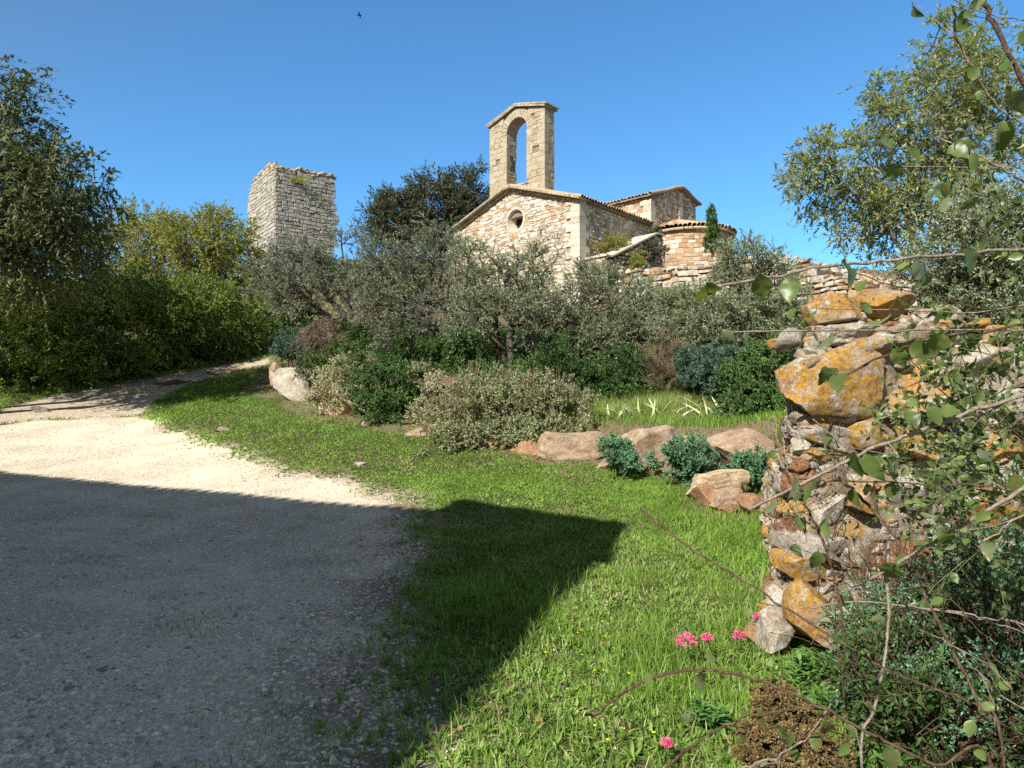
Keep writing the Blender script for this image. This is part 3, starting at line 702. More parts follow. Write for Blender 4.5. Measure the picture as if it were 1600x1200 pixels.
for x in np.arange(1.2, TDp-.3, .2): tcore.append(prism([TC+tb*x+ta*.06+UP*(tzt-.6), TC+tb*(x+.2)+ta*.06+UP*(tzt-.6), TC+tb*(x+.2)+ta*1.2+UP*(tzt-.6), TC+tb*x+ta*1.2+UP*(tzt-.6)], UP*(.6+max(top_l(x+.1)-tzt-.1, -.5))))
part('rubble_core', join(tcore), M['joint'], tower)
# ------------------------------------------------------------------ plants
def blob(px, py, Y, rx, ry, rd):
    """crown lobe given by the size it shows at its distance: centre, radii in metres"""
    return (P(px, py, Y), np.array([rx/F*Y, rd, ry/F*Y]))

def clump_points(blobs, n, rng, inner=.45, free=False, rag=.10):
    area = np.array([b[1][0]*b[1][2] + b[1][0]*b[1][1] for b in blobs]); cnt = np.maximum(3, (n*area/area.sum()).astype(int))
    C, O = [], []
    for (c, r), k in zip(blobs, cnt):
        d = unit(rng.normal(size=(k, 3))); rad = rng.uniform(inner**3, 1, (k, 1))**(1/3)
        rad *= 1 + rag*rng.normal(size=(k, 1))*np.where(rng.random((k, 1)) < .35, 1.6, .6)
        C.append(c + d*rad*r); O.append(unit(d/r))
    C = np.concatenate(C); O = np.concatenate(O)
    ok = (C[:, 2] > H(C[:, 0], C[:, 1]) + .05) | free
    return C[ok], O[ok]

def limbs(trunks, clumps, rng, r_tip=.008, r_max=.15, bend=.1, sides=6, power=.45):
    """branches from the trunk polylines to every clump; returns tube geometry"""
    pos, par = [], []
    for tr in trunks:
        tr = np.asarray(tr, float); prev = -1
        for a, b in zip(tr[:-1], tr[1:]):
            for t in np.linspace(0, 1, 6)[(0 if prev < 0 else 1):]:
                pos.append(a+(b-a)*t + (rng.normal(size=3)*.012*np.linalg.norm(b-a) if prev >= 0 else 0)); par.append(prev); prev = len(pos)-1
    ntr = len(pos)
    starts = [i for i in range(ntr) if par[i] == -1]
    lo = {s: s for s in starts}
    top = np.array([np.asarray(t[-1], float) for t in trunks]).mean(0)
    order = np.argsort(np.linalg.norm(clumps-top, axis=1))
    plen = [0.0]*ntr
    for i in range(ntr):
        if par[i] >= 0: plen[i] = plen[par[i]] + np.linalg.norm(pos[i]-pos[par[i]])
    ends, paths = [], []
    arr = np.zeros((ntr+4*len(clumps), 3)); arr[:ntr] = pos; pl = np.zeros(len(arr)); pl[:ntr] = plen
    first = np.array([i for i in range(ntr) if par[i] != -1 and plen[i] > .0])
    mask = np.zeros(len(arr), bool); mask[:ntr] = True
    for s in starts: mask[s] = False
    n = ntr
    for ci in order:
        c = clumps[ci]; d = np.linalg.norm(arr[:n]-c, axis=1); cost = d + .45*pl[:n]; cost[~mask[:n]] += 50
        j = int(np.argmin(cost)); a = arr[j]; L = d[j]; prev = j; path = [j]
        side = rng.normal(size=3)*bend*L; side[2] += bend*.6*L
        for t in (.3, .6, .85, 1.0):
            arr[n] = a+(c-a)*t + side*math.sin(PI*t)*.9 + (rng.normal(size=3)*.02*L if t < 1 else 0)
            pl[n] = pl[prev]+np.linalg.norm(arr[n]-arr[prev]); par.append(prev); mask[n] = True; prev = n; path.append(n); n += 1
        paths.append(path); ends.append(prev)
    cnt = np.zeros(n)
    for e in ends:
        k = e
        while k >= 0: cnt[k] += 1; k = par[k]
    rad = np.minimum(r_tip*np.maximum(cnt, 1)**power, r_max)
    out = []
    for s in starts:
        idx = [s]; k = s
        while k+1 < ntr and par[k+1] == k: k += 1; idx.append(k)
        rr = rad[idx].copy(); rr[0] = max(rr[0], rr[1])*1.35
        if len(rr) > 2: rr[1] = max(rr[1]*1.1, rr[2])
        out.append(tubes(arr[idx], rr, 9))
    if paths:
        pi = np.array(paths); pr = rad[pi]; pr[:, 0] = np.minimum(pr[:, 0], pr[:, 1]*1.25); pr[:, -1] *= .7
        out.append(tubes(arr[pi], pr, sides))
    return join(out)

def sprays(C, O, rng, ntw, tl, nleaf, spread=.9, up=.15, out=.6, droop=.25, jit=.6, clus=0.0):
    """twigs that leave each clump and the leaf bases/directions along them"""
    n = len(C); B = np.repeat(C, ntw, 0); D = unit(np.repeat(O, ntw, 0)*out + rng.normal(size=(n*ntw, 3))*spread*.7 + [0, 0, up])
    B = B + rng.normal(size=B.shape)*tl*.15
    L = tl*rng.uniform(.45, 1.2, (n*ntw, 1))
    p1 = B + D*L*.5; p2 = B + D*L - np.array([0, 0, 1])*L*droop
    tw = np.stack([B, p1, p2], 1)
    t = rng.uniform(.12, 1, (n*ntw, nleaf, 1)) if clus == 0 else 1-rng.uniform(0, 1, (n*ntw, nleaf, 1))**2*clus
    A = tw[:, None]
    pos = (1-t)**2*A[:, :, 0] + 2*t*(1-t)*A[:, :, 1] + t*t*A[:, :, 2]
    dr = unit(A[:, :, 2]-A[:, :, 0] + 0*t)
    dd = dr + rng.normal(size=pos.shape)*jit
    return tw, pos.reshape(-1, 3), dd.reshape(-1, 3)

def plant(name, label, cat, blobs, mats, trunks=None, n=120, ntw=7, tl=.35, nl=14, leaf=(.07, .02), seed=1, inner=.45, up=.15, out=.6, droop=.25, spread=.9, jit=.6,
          r_tip=.006, r_max=.12, bend=.1, hang=None, group=None, twr=.0025, base=None, leafname='foliage', woodname='trunk', fold=.25, stemn=5, cut=None, free=False, rag=.14):
    rng = R(seed)
    C, O = clump_points(blobs, n, rng, inner, free, rag)
    if len(C) < 3: print('NOCLUMPS', name, label)
    if cut is not None: k = cut(C); C, O = C[k], O[k]
    if base is None:
        bx, by = blobs[0][0][:2]; base = onground(bx, by)
    base = np.asarray(base, float)
    if trunks is None:      # a bush: several stems from the ground
        bot = min(b[0][2]-b[1][2]*.3 for b in blobs); trunks = []
        for k in range(stemn):
            b = blobs[k % len(blobs)]; g = onground(*(base[:2]*.4 + b[0][:2]*.6 + rng.normal(size=2)*.12)); g[2] -= .04
            top = b[0].copy(); top[2] = max(g[2]+.08, b[0][2]-b[1][2]*.55); trunks.append([g, (g+top)/2+rng.normal(size=3)*.05, top])
    root = thing(name, base, label, cat, group)
    wood = limbs(trunks, C, rng, r_tip, r_max, bend)
    tw, lp, ld = sprays(C, O, rng, ntw, tl, nl, spread, up, out, droop, jit)
    wd = join([wood, tubes(tw, np.tile([twr*1.6, twr, twr*.6], (len(tw), 1)), 3)])
    part(woodname, wd, mats[1], root, True)
    part(leafname, leafquads(lp, ld, leaf[0], leaf[1], rng, fold, hang), mats[0], root)
    return root

L = {}
L['olive'] = leaf_mat('olive_leaf', [(.032,.044,.019),(.074,.09,.042),(.128,.145,.075)], .18, .42, .4, (.17,.19,.14), 1.0, .3, (1.2,1.3,.7))
L['olive_light'] = leaf_mat('pale_olive_leaf', [(.05,.07,.024),(.105,.13,.05),(.17,.195,.085)], .22, .42, .4, (.2,.23,.15), 1.0, .25, (1.2,1.3,.7))
L['oak'] = leaf_mat('holm_oak_leaf', [(.018,.028,.010),(.037,.053,.019),(.058,.074,.028)], .12, .45, .35, (.06,.065,.035), .5, .3)
L['hedge'] = leaf_mat('hedge_leaf', [(.035,.06,.012),(.075,.115,.022),(.14,.17,.045)], .3, .5, .25, None, .8, .3, gain=1.3)
L['nettle'] = leaf_mat('hackberry_leaf', [(.034,.054,.014),(.074,.102,.028),(.14,.155,.05)], .32, .5, .2, (.12,.13,.06), .6, .25, gain=.6)
L['yellowish'] = leaf_mat('yellow_green_leaf', [(.06,.07,.014),(.12,.13,.03),(.2,.18,.055)], .3, .5, .2, None, .6, .25, gain=1.5)
L['pale_tree'] = leaf_mat('pale_hanging_leaf', [(.06,.075,.024),(.12,.14,.05),(.19,.2,.085)], .32, .45, .3, (.17,.19,.1), .8, .2, gain=1.5)
L['corn'] = leaf_mat('coronilla_leaf', [(.028,.058,.016),(.052,.098,.028),(.088,.15,.048)], .2, .5, .25, None, 2, .3, gain=1.15)
L['blue'] = leaf_mat('blue_green_leaf', [(.026,.064,.034),(.054,.112,.062),(.10,.175,.10)], .18, .5, .25, None, 2.5, .25, gain=1.5)
L['euph'] = leaf_mat('spurge_leaf', [(.026,.054,.036),(.05,.09,.064),(.088,.135,.095)], .15, .5, .25, None, 2, .25)
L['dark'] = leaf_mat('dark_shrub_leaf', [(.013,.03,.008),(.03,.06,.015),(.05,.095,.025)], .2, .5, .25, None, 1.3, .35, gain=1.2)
L['ballota'] = leaf_mat('grey_green_leaf', [(.085,.10,.05),(.165,.185,.10),(.27,.28,.17)], .2, .7, .1, None, 2, .25, gain=1.18)
L['cream'] = leaf_mat('cream_leaf', [(.11,.105,.06),(.20,.195,.115),(.30,.285,.195)], .2, .6, .15, None, 2, .25, gain=1.4)
L['brown'] = leaf_mat('dry_brown_stem', [(.065,.05,.028),(.125,.095,.055),(.2,.155,.10)], .1, .8, .1, None, 2, .3, (1,1,1))
L['seed'] = leaf_mat('dry_seed_head', [(.06,.042,.016),(.12,.085,.033),(.18,.13,.06)], .1, .8, .1, None, 3, .3, (1,1,1))
L['purple'] = leaf_mat('dry_purple_stem', [(.075,.055,.042),(.14,.105,.08),(.21,.165,.125)], .1, .8, .1, None, 2, .3, (1,1,1))
L['cyp'] = leaf_mat('cypress_needle', [(.028,.06,.014),(.055,.10,.025),(.09,.145,.045)], .1, .6, .2, None, 3, .2)
L['val'] = leaf_mat('valerian_leaf', [(.04,.10,.02),(.075,.16,.035),(.12,.22,.06)], .3, .42, .35, None, 3, .25)
L['vine'] = leaf_mat('vine_leaf', [(.03,.055,.014),(.062,.095,.024),(.105,.13,.04)], .3, .4, .4, (.10,.125,.06), 14, .4, blotch=(.16, .10, .035))
L['grass'] = leaf_mat('grass_blade', [(.050,.098,.014),(.100,.168,.026),(.165,.228,.050)], .35, .55, .2, None, 1.1, .35, (1.2,1.4,.5), gain=1.15)
L['drygrass'] = leaf_mat('dry_grass_blade', [(.16,.13,.06),(.27,.23,.12),(.36,.31,.18)], .25, .7, .1, None, 1.5, .3, (1,1,.8))
L['weed'] = leaf_mat('weed_leaf', [(.060,.108,.018),(.108,.17,.033),(.165,.235,.06)], .32, .5, .25, None, 1.5, .3, (1.2,1.4,.5), gain=1.15)
L['iris'] = leaf_mat('pale_sword_leaf', [(.2,.26,.09),(.3,.35,.15),(.4,.42,.24)], .2, .5, .25)
L['pink'] = leaf_mat('pink_petal', [(.50,.04,.11),(.66,.09,.2),(.75,.2,.32)], .25, .6, .15, None, 5, .1, (1.2,.9,.9))
L['yellow'] = leaf_mat('yellow_petal', [(.75,.55,.01),(.8,.65,.02)], .2, .6, .15, None, 5, .1, (1,1,.6))
L['fallen'] = leaf_mat('fallen_leaf', [(.10,.06,.035),(.2,.11,.06),(.3,.19,.11)], .15, .7, .15, None, 3, .2, (1,1,1))
K = {}
K['olive'] = bark_mat('olive_bark', (.035,.028,.021), (.13,.11,.085)); K['grey'] = bark_mat('grey_bark', (.07,.058,.045), (.19,.165,.135)); K['dark'] = bark_mat('dark_bark', (.02,.015,.011), (.065,.05,.038))
K['stem'] = bark_mat('pale_twig_bark', (.20,.16,.12), (.40,.33,.26), 60); K['bstem'] = bark_mat('brown_twig_bark', (.055,.032,.02), (.19,.125,.08), 60); K['gstem'] = bark_mat('green_stem_bark', (.06,.08,.02), (.12,.15,.05), 30)

def trunk_to(base, *pts): return [np.asarray(base, float)-[0, 0, .1]] + [np.asarray(p, float) for p in pts]

# ---- olive trees
OL = 'olive trees in front of the chapel'
b = G(540, 540); b = onground(b[0], b[1])
def olive(label, base, trunks, blobs, n, seed, mat='olive', nl=16, ntw=8):
    plant('olive_tree', label, 'olive tree', blobs, (L[mat], K['olive']), trunks, n, ntw, .42, nl, (.088, .021), seed, .35, .32, .55, .16, .85, .55, .011, .17, .12, None, OL, .003, base, 'crown')
Y = 23.5; b = onground(*P(540, 520, Y)[:2])
olive('leaning grey green olive tree before the ruined tower, with dark bare stems', b, [trunk_to(b, P(538,490,Y), P(505,458,Y)), trunk_to(b+[.2,.1,0], P(547,480,Y), P(540,440,Y)), trunk_to(b+[-.2,0,0], P(520,500,Y+.3), P(478,465,Y))],
      [blob(475,425,Y,75,48,1.5), blob(540,435,Y+.4,54,46,1.4), blob(440,440,Y,42,32,1.0), blob(490,398,Y+.5,26,18,.7), blob(545,380,Y+1,22,28,.6), blob(562,465,Y-.2,38,32,.8), blob(470,478,Y-.3,42,22,.7)], 300, 101)
Y = 20.5; b = onground(*P(690, 560, Y)[:2])
olive('broad dense olive tree between the leaning olive and the forked olive, hiding one chapel corner', b, [trunk_to(b, P(680,520,Y), P(650,480,Y)), trunk_to(b+[.25,0,0], P(705,510,Y), P(690,460,Y))],
      [blob(630,440,Y,75,62,1.6), blob(600,410,Y,48,38,1.2), blob(690,420,Y+.3,52,55,1.4), blob(650,500,Y-.4,85,42,1.3), blob(680,375,Y+.6,30,28,.8), blob(590,480,Y,42,42,1.0), blob(720,490,Y-.3,42,46,1.0), blob(640,530,Y-.6,60,26,.9)], 450, 102)
Y = 18.6; b = onground(*P(790, 575, Y)[:2])
olive('thin crowned olive tree with forked dark trunk in front of the chapel front', b, [trunk_to(b, P(786,545,Y), P(762,520,Y), P(735,490,Y)), trunk_to(b+[.15,0,0], P(797,530,Y), P(800,500,Y), P(790,460,Y)), trunk_to(b+[-.08,.1,0], P(776,520,Y+.2), P(770,470,Y+.2))],
      [blob(755,430,Y,42,50,1.0), blob(730,405,Y+.2,26,36,.8), blob(800,445,Y,46,45,1.0), blob(835,415,Y+.3,36,44,.9), blob(750,478,Y-.4,50,26,.8), blob(820,478,Y-.3,46,28,.8), blob(845,470,Y+.2,30,30,.7), blob(730,505,Y-.3,36,28,.7), blob(838,512,Y-.4,36,24,.6)], 290, 103, 'olive_light', 13)
Y = 19.4; b = onground(*P(850, 575, Y)[:2])
olive('pale olive tree spreading in front of the buttress, with one long low limb', b, [trunk_to(b, P(846,545,Y), P(842,505,Y)), trunk_to(b+[.1,0,0], P(862,556,Y-.2), P(895,545,Y-.3), P(925,528,Y-.4))],
      [blob(940,480,Y,62,60,1.3), blob(900,470,Y+.2,32,46,.9), blob(985,476,Y+.3,52,44,1.1), blob(925,440,Y+.3,32,26,.8), blob(960,535,Y-.2,50,34,.9), blob(1010,506,Y,34,34,.8), blob(850,520,Y,24,24,.6), blob(930,530,Y-.4,48,34,.8), blob(1000,540,Y-.3,44,30,.8)], 350, 104, 'olive_light')
Y = 17.2; b = onground(*P(1145, 555, Y)[:2])
olive('bushy olive tree directly below the dry stone terrace wall and cypress', b, [trunk_to(b, P(1140,520,Y), P(1110,500,Y)), trunk_to(b+[.1,0,0], P(1155,520,Y), P(1170,480,Y)), trunk_to(b+[.2,.1,0], P(1180,535,Y), P(1205,505,Y))],
      [blob(1165,418,Y+.4,42,40,1.0), blob(1195,440,Y+.4,36,44,.9), blob(1105,486,Y,48,34,1.0), blob(1060,480,Y+.3,32,30,.8), blob(1180,490,Y,54,30,1.0), blob(1222,472,Y,26,34,.7), blob(1080,515,Y-.2,48,28,.8), blob(1120,530,Y-.4,46,24,.7), blob(1140,430,Y+.6,22,24,.6)], 350, 105, 'olive_light')

# ---- dark oak behind the chapel and cypress
Y = 44; b = onground(*P(690, 440, Y)[:2])
plant('oak_tree', 'dark evergreen oak rising behind the olives between tower and chapel', 'tree', [blob(625,335,Y,50,38,2.0), blob(680,320,Y,50,50,2.2), blob(725,300,Y+.5,36,42,1.8), blob(730,345,Y,40,42,1.8), blob(600,350,Y,34,26,1.5), blob(650,375,Y,60,30,2), blob(610,318,Y,24,16,.8)],
      (L['oak'], K['dark']), [trunk_to(b, P(690,400,Y), P(680,360,Y)), trunk_to(b+[.3,0,0], P(705,390,Y), P(715,345,Y))], 600, 9, .8, 13, (.13,.07), 111, .4, .2, .6, .1, .8, .8, .02, .35, .1, base=b, leafname='crown', twr=.006)
Y = 26.6; b = onground(*P(1113, 398, Y)[:2]); b = np.array([*P(1113, 398, Y)])
plant('cypress', 'small narrow cypress standing in front of the round apse', 'cypress tree', [blob(1113,380,Y,13,20,.32), blob(1113,360,Y,10.5,20,.26), blob(1112,342,Y,7,15,.17), blob(1111,328,Y,3.0,12,.07)],
      (L['cyp'], K['dark']), [trunk_to(b, P(1113,370,Y), P(1112,345,Y), P(1111,318,Y))], 170, 7, .14, 14, (.06,.022), 112, .5, .9, .4, -.1, .4, .4, .004, .05, .05, base=b, leafname='crown', free=True)

# ---- trees and hedge on the left
Y = 18.5; b = onground(-17.5, 18.5)
plant('nettle_tree', 'tall dark tree with drooping leaves overhanging the hedge and the gravel track', 'tree', [blob(20,300,Y,95,85,2.6), blob(90,310,Y-.5,72,70,2.0), blob(-50,220,Y,100,110,2.4), blob(10,190,Y,38,60,1.6), blob(60,400,Y,80,45,2.0), blob(-50,360,Y,90,70,2.0), blob(122,345,Y,36,38,1.1), blob(0,115,Y,30,32,1.2), blob(35,445,Y-.3,40,25,.9), blob(120,260,Y,36,30,1.2), blob(-150,190,Y,90,90,2.2), blob(-190,320,Y+1,80,80,2.2), blob(95,350,23,48,40,2), blob(40,300,24,80,80,2.4), blob(60,405,22.5,85,42,2)],
      (L['nettle'], K['dark']), [trunk_to(b, b+[.3,0,2], b+[.9,-.2,3.6]), trunk_to(b+[.1,.1,0], b+[1.0,-.2,2.6], b+[2.6,-.3,4.2]), trunk_to(b+[-.1,.1,0], b+[.1,-.2,3], b+[.6,-.3,5.6])], 660, 7, .85, 11, (.16,.06), 121, .3, .0, .6, .5, .9, .6, .012, .26, .12, -1.4, base=b, leafname='crown', twr=.004)
Y = 35
b = onground(*P(215, 470, Y)[:2])
plant('hackberry_tree', 'yellowish green loose tree behind the hedge, partly behind the tall dark tree', 'tree', [blob(215,380,Y,52,48,2.2), blob(250,395,Y,46,52,2.2), blob(185,405,Y,34,38,1.6), blob(225,345,Y,34,20,1.2), blob(205,440,Y,60,30,1.8)],
      (L['yellowish'], K['grey']), [trunk_to(b, P(222,440,Y), P(222,400,Y)), trunk_to(b+[.2,0,0], P(240,440,Y), P(255,395,Y))], 260, 7, .8, 12, (.15,.06), 122, .4, .3, .6, .25, .9, .6, .012, .2, .1, -.8, base=b, leafname='crown', twr=.005, group='trees behind the hedge')
Y = 33; b = onground(*P(285, 470, Y)[:2])
plant('hackberry_tree', 'yellowish green rounded tree behind the hedge, in front of the tower foot', 'tree', [blob(310,400,Y,62,52,2.2), blob(350,380,Y,46,42,2.0), blob(375,420,Y,38,38,1.6), blob(290,375,Y,40,30,1.5), blob(350,440,Y,56,28,1.8), blob(340,350,Y,34,16,1.2)],
      (L['yellowish'], K['grey']), [trunk_to(b, P(285,435,Y), P(287,400,Y)), trunk_to(b+[.6,0,0], P(320,440,Y), P(345,400,Y))], 330, 7, .8, 12, (.14,.058), 123, .4, .3, .6, .25, .9, .6, .012, .2, .1, -.8, base=b, leafname='crown', twr=.005, group='trees behind the hedge')
hb = [blob(20,545,24,75,62,2.2), blob(110,530,25,85,72,2.4), blob(60,490,26,85,45,2.2), blob(200,520,26.5,90,72,2.4), blob(250,475,28,95,42,2.4), blob(290,510,28.5,80,62,2.2), blob(360,505,30,62,52,2.0), blob(405,520,31,32,36,1.4), blob(160,470,28,80,36,2.2), blob(-80,530,24,90,90,2.4), blob(320,465,31,46,26,1.8), blob(10,590,23,80,32,1.4), blob(150,575,25,90,36,1.5), blob(270,560,28,80,26,1.3), blob(350,545,30,60,24,1.2)]
plant('hedge', 'long overgrown green hedge running along the far side of the track', 'hedge', hb, (L['hedge'], K['dark']), None, 1500, 7, .55, 15, (.105,.06), 124, .5, .35, .7, .15, .9, .7, .006, .05, .1, base=onground(*P(200,600,25.5)[:2]), stemn=30)

# ---- right: hanging-leaved tree and grey shrub
Y = 12.5; b = onground(*P(1450, 560, Y)[:2])
plant('almond_tree', 'airy tree with pale drooping leaves rising above the lichen wall', 'tree', [blob(1400,250,Y,75,80,1.1), blob(1330,270,Y,72,58,1.0), blob(1265,275,Y,36,40,.6), blob(1450,170,Y,80,75,1.1), blob(1500,110,Y,50,60,.9), blob(1530,220,Y,80,110,1.2), blob(1390,345,Y,66,48,1.0), blob(1330,335,Y,40,36,.7), blob(1440,300,Y,70,60,1.0), blob(1560,140,Y,60,90,1), blob(1258,235,Y,28,16,.4), blob(1375,140,Y,26,24,.5), blob(1480,60,Y,36,26,.5)],
      (L['pale_tree'], K['grey']), [trunk_to(b, P(1445,450,Y), P(1425,380,Y), P(1412,310,Y)), trunk_to(b+[.1,.1,0], P(1470,430,Y), P(1490,300,Y), P(1480,190,Y)), trunk_to(b+[0,.1,0], P(1430,420,Y), P(1380,345,Y), P(1330,300,Y))], 440, 7, .44, 10, (.105,.036), 131, .3, .1, .6, .42, .9, .6, .006, .11, .13, -1.4, base=b, leafname='crown', twr=.0028)
Y = 8.2; b = onground(*P(1530, 560, Y)[:2])
plant('grey_shrub', 'tall pale grey leaved shrub behind the lichen covered wall', 'shrub', [blob(1500,400,Y,72,60,.8), blob(1560,380,Y,70,70,.8), blob(1470,430,Y,40,36,.5), blob(1540,460,Y,80,50,.8), blob(1600,430,Y,60,90,.8), blob(1510,340,Y,40,30,.5), blob(1585,320,Y,50,40,.6), blob(1510,490,Y,50,28,.6), blob(1580,520,Y-.4,50,40,.6)],
      (L['olive_light'], K['grey']), None, 430, 8, .26, 14, (.05,.02), 132, .3, .35, .6, .1, .9, .7, .004, .04, .12, base=b, stemn=7)

# ---- undergrowth between boulders and olives
def shrub(name, label, blobs, mat, n, seed, leaf, tl=.2, ntw=8, nl=14, stem='dark', cat='shrub', **kw):
    return plant(name, label, cat, blobs, (L[mat], K[stem]), None, n, ntw, tl, nl, leaf, seed, kw.pop('inner', .5), kw.pop('up', .3), kw.pop('out', .7), kw.pop('droop', .1), kw.pop('spread', .9), kw.pop('jit', .7), .004, .03, .1, rag=.24, **kw)
Y = 22; shrub('spurge', 'blue green spurge clump at the far end of the boulder row beside the track', [blob(455,540,Y,24,26,.5), blob(440,550,Y,14,18,.4), blob(480,560,Y-.3,22,24,.4)], 'euph', 90, 201, (.10,.02), .22, 8, 18, up=.6, cat='plant')
Y = 20.6; shrub('dry_bush', 'dead purplish brown bush of drooping stems above the pale boulder', [blob(502,530,Y,28,22,.5), blob(515,548,Y,24,24,.4)], 'purple', 90, 202, (.16,.010), .35, 9, 16, 'bstem', up=.3, droop=.9, jit=.35)
Y = 20; shrub('low_shrub', 'green low shrub under the dead purplish bush', [blob(500,572,Y,34,20,.5), blob(540,555,Y,30,22,.5)], 'corn', 110, 203, (.05,.03))
Y = 18.2; shrub('variegated_shrub', 'cream and brown leaved shrub spilling over an ochre boulder beside the pale boulder', [blob(525,600,Y,38,32,.5), blob(505,620,Y-.2,22,22,.35), blob(555,625,Y-.2,30,24,.4), blob(545,580,Y,26,20,.4)], 'cream', 170, 204, (.048,.026), .22, 8, 13, 'bstem')
Y = 16.8; shrub('coronilla', 'deep green rounded shrub between the cream shrub and the grey green mound', [blob(600,600,Y,52,36,.7), blob(585,640,Y-.4,32,28,.45), blob(620,640,Y-.4,34,30,.45), blob(640,600,Y,30,32,.5), blob(575,575,Y+.2,30,20,.45)], 'corn', 260, 205, (.05,.03), .2, 9, 15)
Y = 16.4; shrub('cream_shrub', 'small cream leaved shrub squeezed between the deep green shrub and the mound', [blob(672,625,Y,22,28,.4), blob(660,590,Y+.3,20,22,.35), blob(655,655,Y-.4,14,18,.3)], 'cream', 80, 206, (.05,.025), .2, 8, 13, 'bstem')
Y = 14.6; md = [blob(790,645,Y,92,46,1.0), blob(710,660,Y-.1,52,38,.7), blob(880,650,Y-.2,58,40,.8), blob(760,610,Y+.4,60,26,.7), blob(840,615,Y+.3,60,26,.7), blob(700,690,Y-.7,40,20,.4), blob(850,680,Y-.8,70,24,.4), blob(770,685,Y-.7,60,18,.4)]
mound = shrub('ballota_mound', 'wide grey green mound bush bristling with brown flower spikes, over the boulders', md, 'ballota', 620, 207, (.038,.03), .2, 9, 15, 'bstem')
rng = R(208); Cm, Om = clump_points([(c, r*1.06) for c, r in md[:6]], 430, rng, .95); kp = Om[:, 2] > .1; Cm, Om = Cm[kp], Om[kp]
tw, lp, ld = sprays(Cm, Om, rng, 3, .24, 12, .5, 1.4, .4, .0, .9)
part('dry_flower_spikes', join([tubes(tw, np.tile([.004, .004, .003], (len(tw), 1)), 3), leafquads(lp, ld, .022, .018, rng)]), L['brown'], mound)
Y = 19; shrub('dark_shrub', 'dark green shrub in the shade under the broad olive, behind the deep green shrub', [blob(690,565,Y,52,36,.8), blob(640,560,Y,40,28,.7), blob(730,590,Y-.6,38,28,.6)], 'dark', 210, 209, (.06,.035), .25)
Y = 18.2; shrub('dark_shrub', 'dark green shrub beside the forked olive trunk, under the broad olive', [blob(728,545,Y,30,28,.6), blob(748,580,Y-.5,20,18,.4)], 'corn', 95, 210, (.055,.035), .22)
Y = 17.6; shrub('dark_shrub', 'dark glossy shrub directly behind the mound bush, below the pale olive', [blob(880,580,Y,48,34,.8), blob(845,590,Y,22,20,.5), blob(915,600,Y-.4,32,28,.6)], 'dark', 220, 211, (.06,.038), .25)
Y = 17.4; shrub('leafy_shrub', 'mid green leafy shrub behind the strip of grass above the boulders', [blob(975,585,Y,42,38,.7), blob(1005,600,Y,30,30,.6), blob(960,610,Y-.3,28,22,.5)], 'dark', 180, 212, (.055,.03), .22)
Y = 16.8; shrub('dry_bush', 'thin brown dry stems standing between the leafy shrub and the blue spurge', [blob(1045,585,Y,32,40,.5)], 'brown', 60, 213, (.22,.008), .35, 8, 14, 'bstem', up=1.2, jit=.25)
Y = 15.8; shrub('spurge', 'blue green spurge below the bushy olive, beside the round green bush', [blob(1105,585,Y,32,32,.6), blob(1085,570,Y+.2,22,24,.5), blob(1125,570,Y+.2,26,24,.5)], 'euph', 130, 214, (.10,.02), .2, 8, 20, up=.6, cat='plant')
Y = 13.6; shrub('coronilla', 'large round green bush against the back of the lichen wall', [blob(1190,590,Y,56,46,.7), blob(1225,560,Y,42,36,.6), blob(1180,630,Y-.3,46,34,.6), blob(1225,620,Y-.3,32,40,.5)], 'corn', 420, 215, (.048,.03), .2, 9, 15)
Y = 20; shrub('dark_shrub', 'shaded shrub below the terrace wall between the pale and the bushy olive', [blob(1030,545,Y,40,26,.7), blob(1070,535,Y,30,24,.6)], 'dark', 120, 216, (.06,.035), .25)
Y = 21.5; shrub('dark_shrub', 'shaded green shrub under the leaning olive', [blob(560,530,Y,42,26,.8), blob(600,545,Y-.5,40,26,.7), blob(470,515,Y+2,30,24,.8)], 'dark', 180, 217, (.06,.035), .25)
# plants on the masonry
def onstone(name, label, blobs, mat, n, seed, leaf, base, tl=.14, **kw): return shrub(name, label, blobs, mat, n, seed, leaf, tl, 7, 12, base=base, cat='plant', free=True, **kw)
bb = B0 + u*.6 + v*1.2; bb = np.array([bb[0], bb[1], btop(1.2)]); Y = bb[1]
onstone('broom_bush', 'yellow green bush on top of the sloping buttress beside the nave wall', [(bb+[0,.1,.3], np.array([.6,.5,.33])), (bb+u*.0+v*.8+[0,0,.5], np.array([.5,.5,.3]))], 'yellowish', 110, 221, (.07,.018), bb, .2, up=.7)
bb = P(997, 404, 29.9); onstone('broom_bush', 'small yellow green bush on the shaded side of the buttress', [(bb, np.array([.34,.3,.34])), (bb-[.1,0,.2], np.array([.25,.25,.3]))], 'yellowish', 70, 222, (.06,.016), bb-[0,0,.35], up=.7)
bb = P(1022, 392, 31.2); onstone('weed_tuft', 'dull green weed hanging on the upper end of the buttress by the apse', [(bb, np.array([.4,.3,.38]))], 'oak', 60, 223, (.05,.025), bb-[0,0,.3], up=.2)
bb = P(1026, 362, 33.6); onstone('weed_tuft', 'weed tuft at the foot of the apse roof above the buttress', [(bb, np.array([.3,.2,.1]))], 'dark', 24, 224, (.06,.02), bb-[0,0,.1], up=.6)
rng = R(225); bb = TC + ta*1.1 + tb*.3 + UP*(tzt-.4)
pp = bb + np.c_[rng.normal(size=700)*.55, rng.normal(size=700)*.2, np.zeros(700)]
single('grass_tuft', blades(pp, rng.uniform(.35,.75,700), .03, rng, .7), L['yellowish'], bb, 'tuft of yellow green grass growing on top of the ruined tower', 'grass tuft')
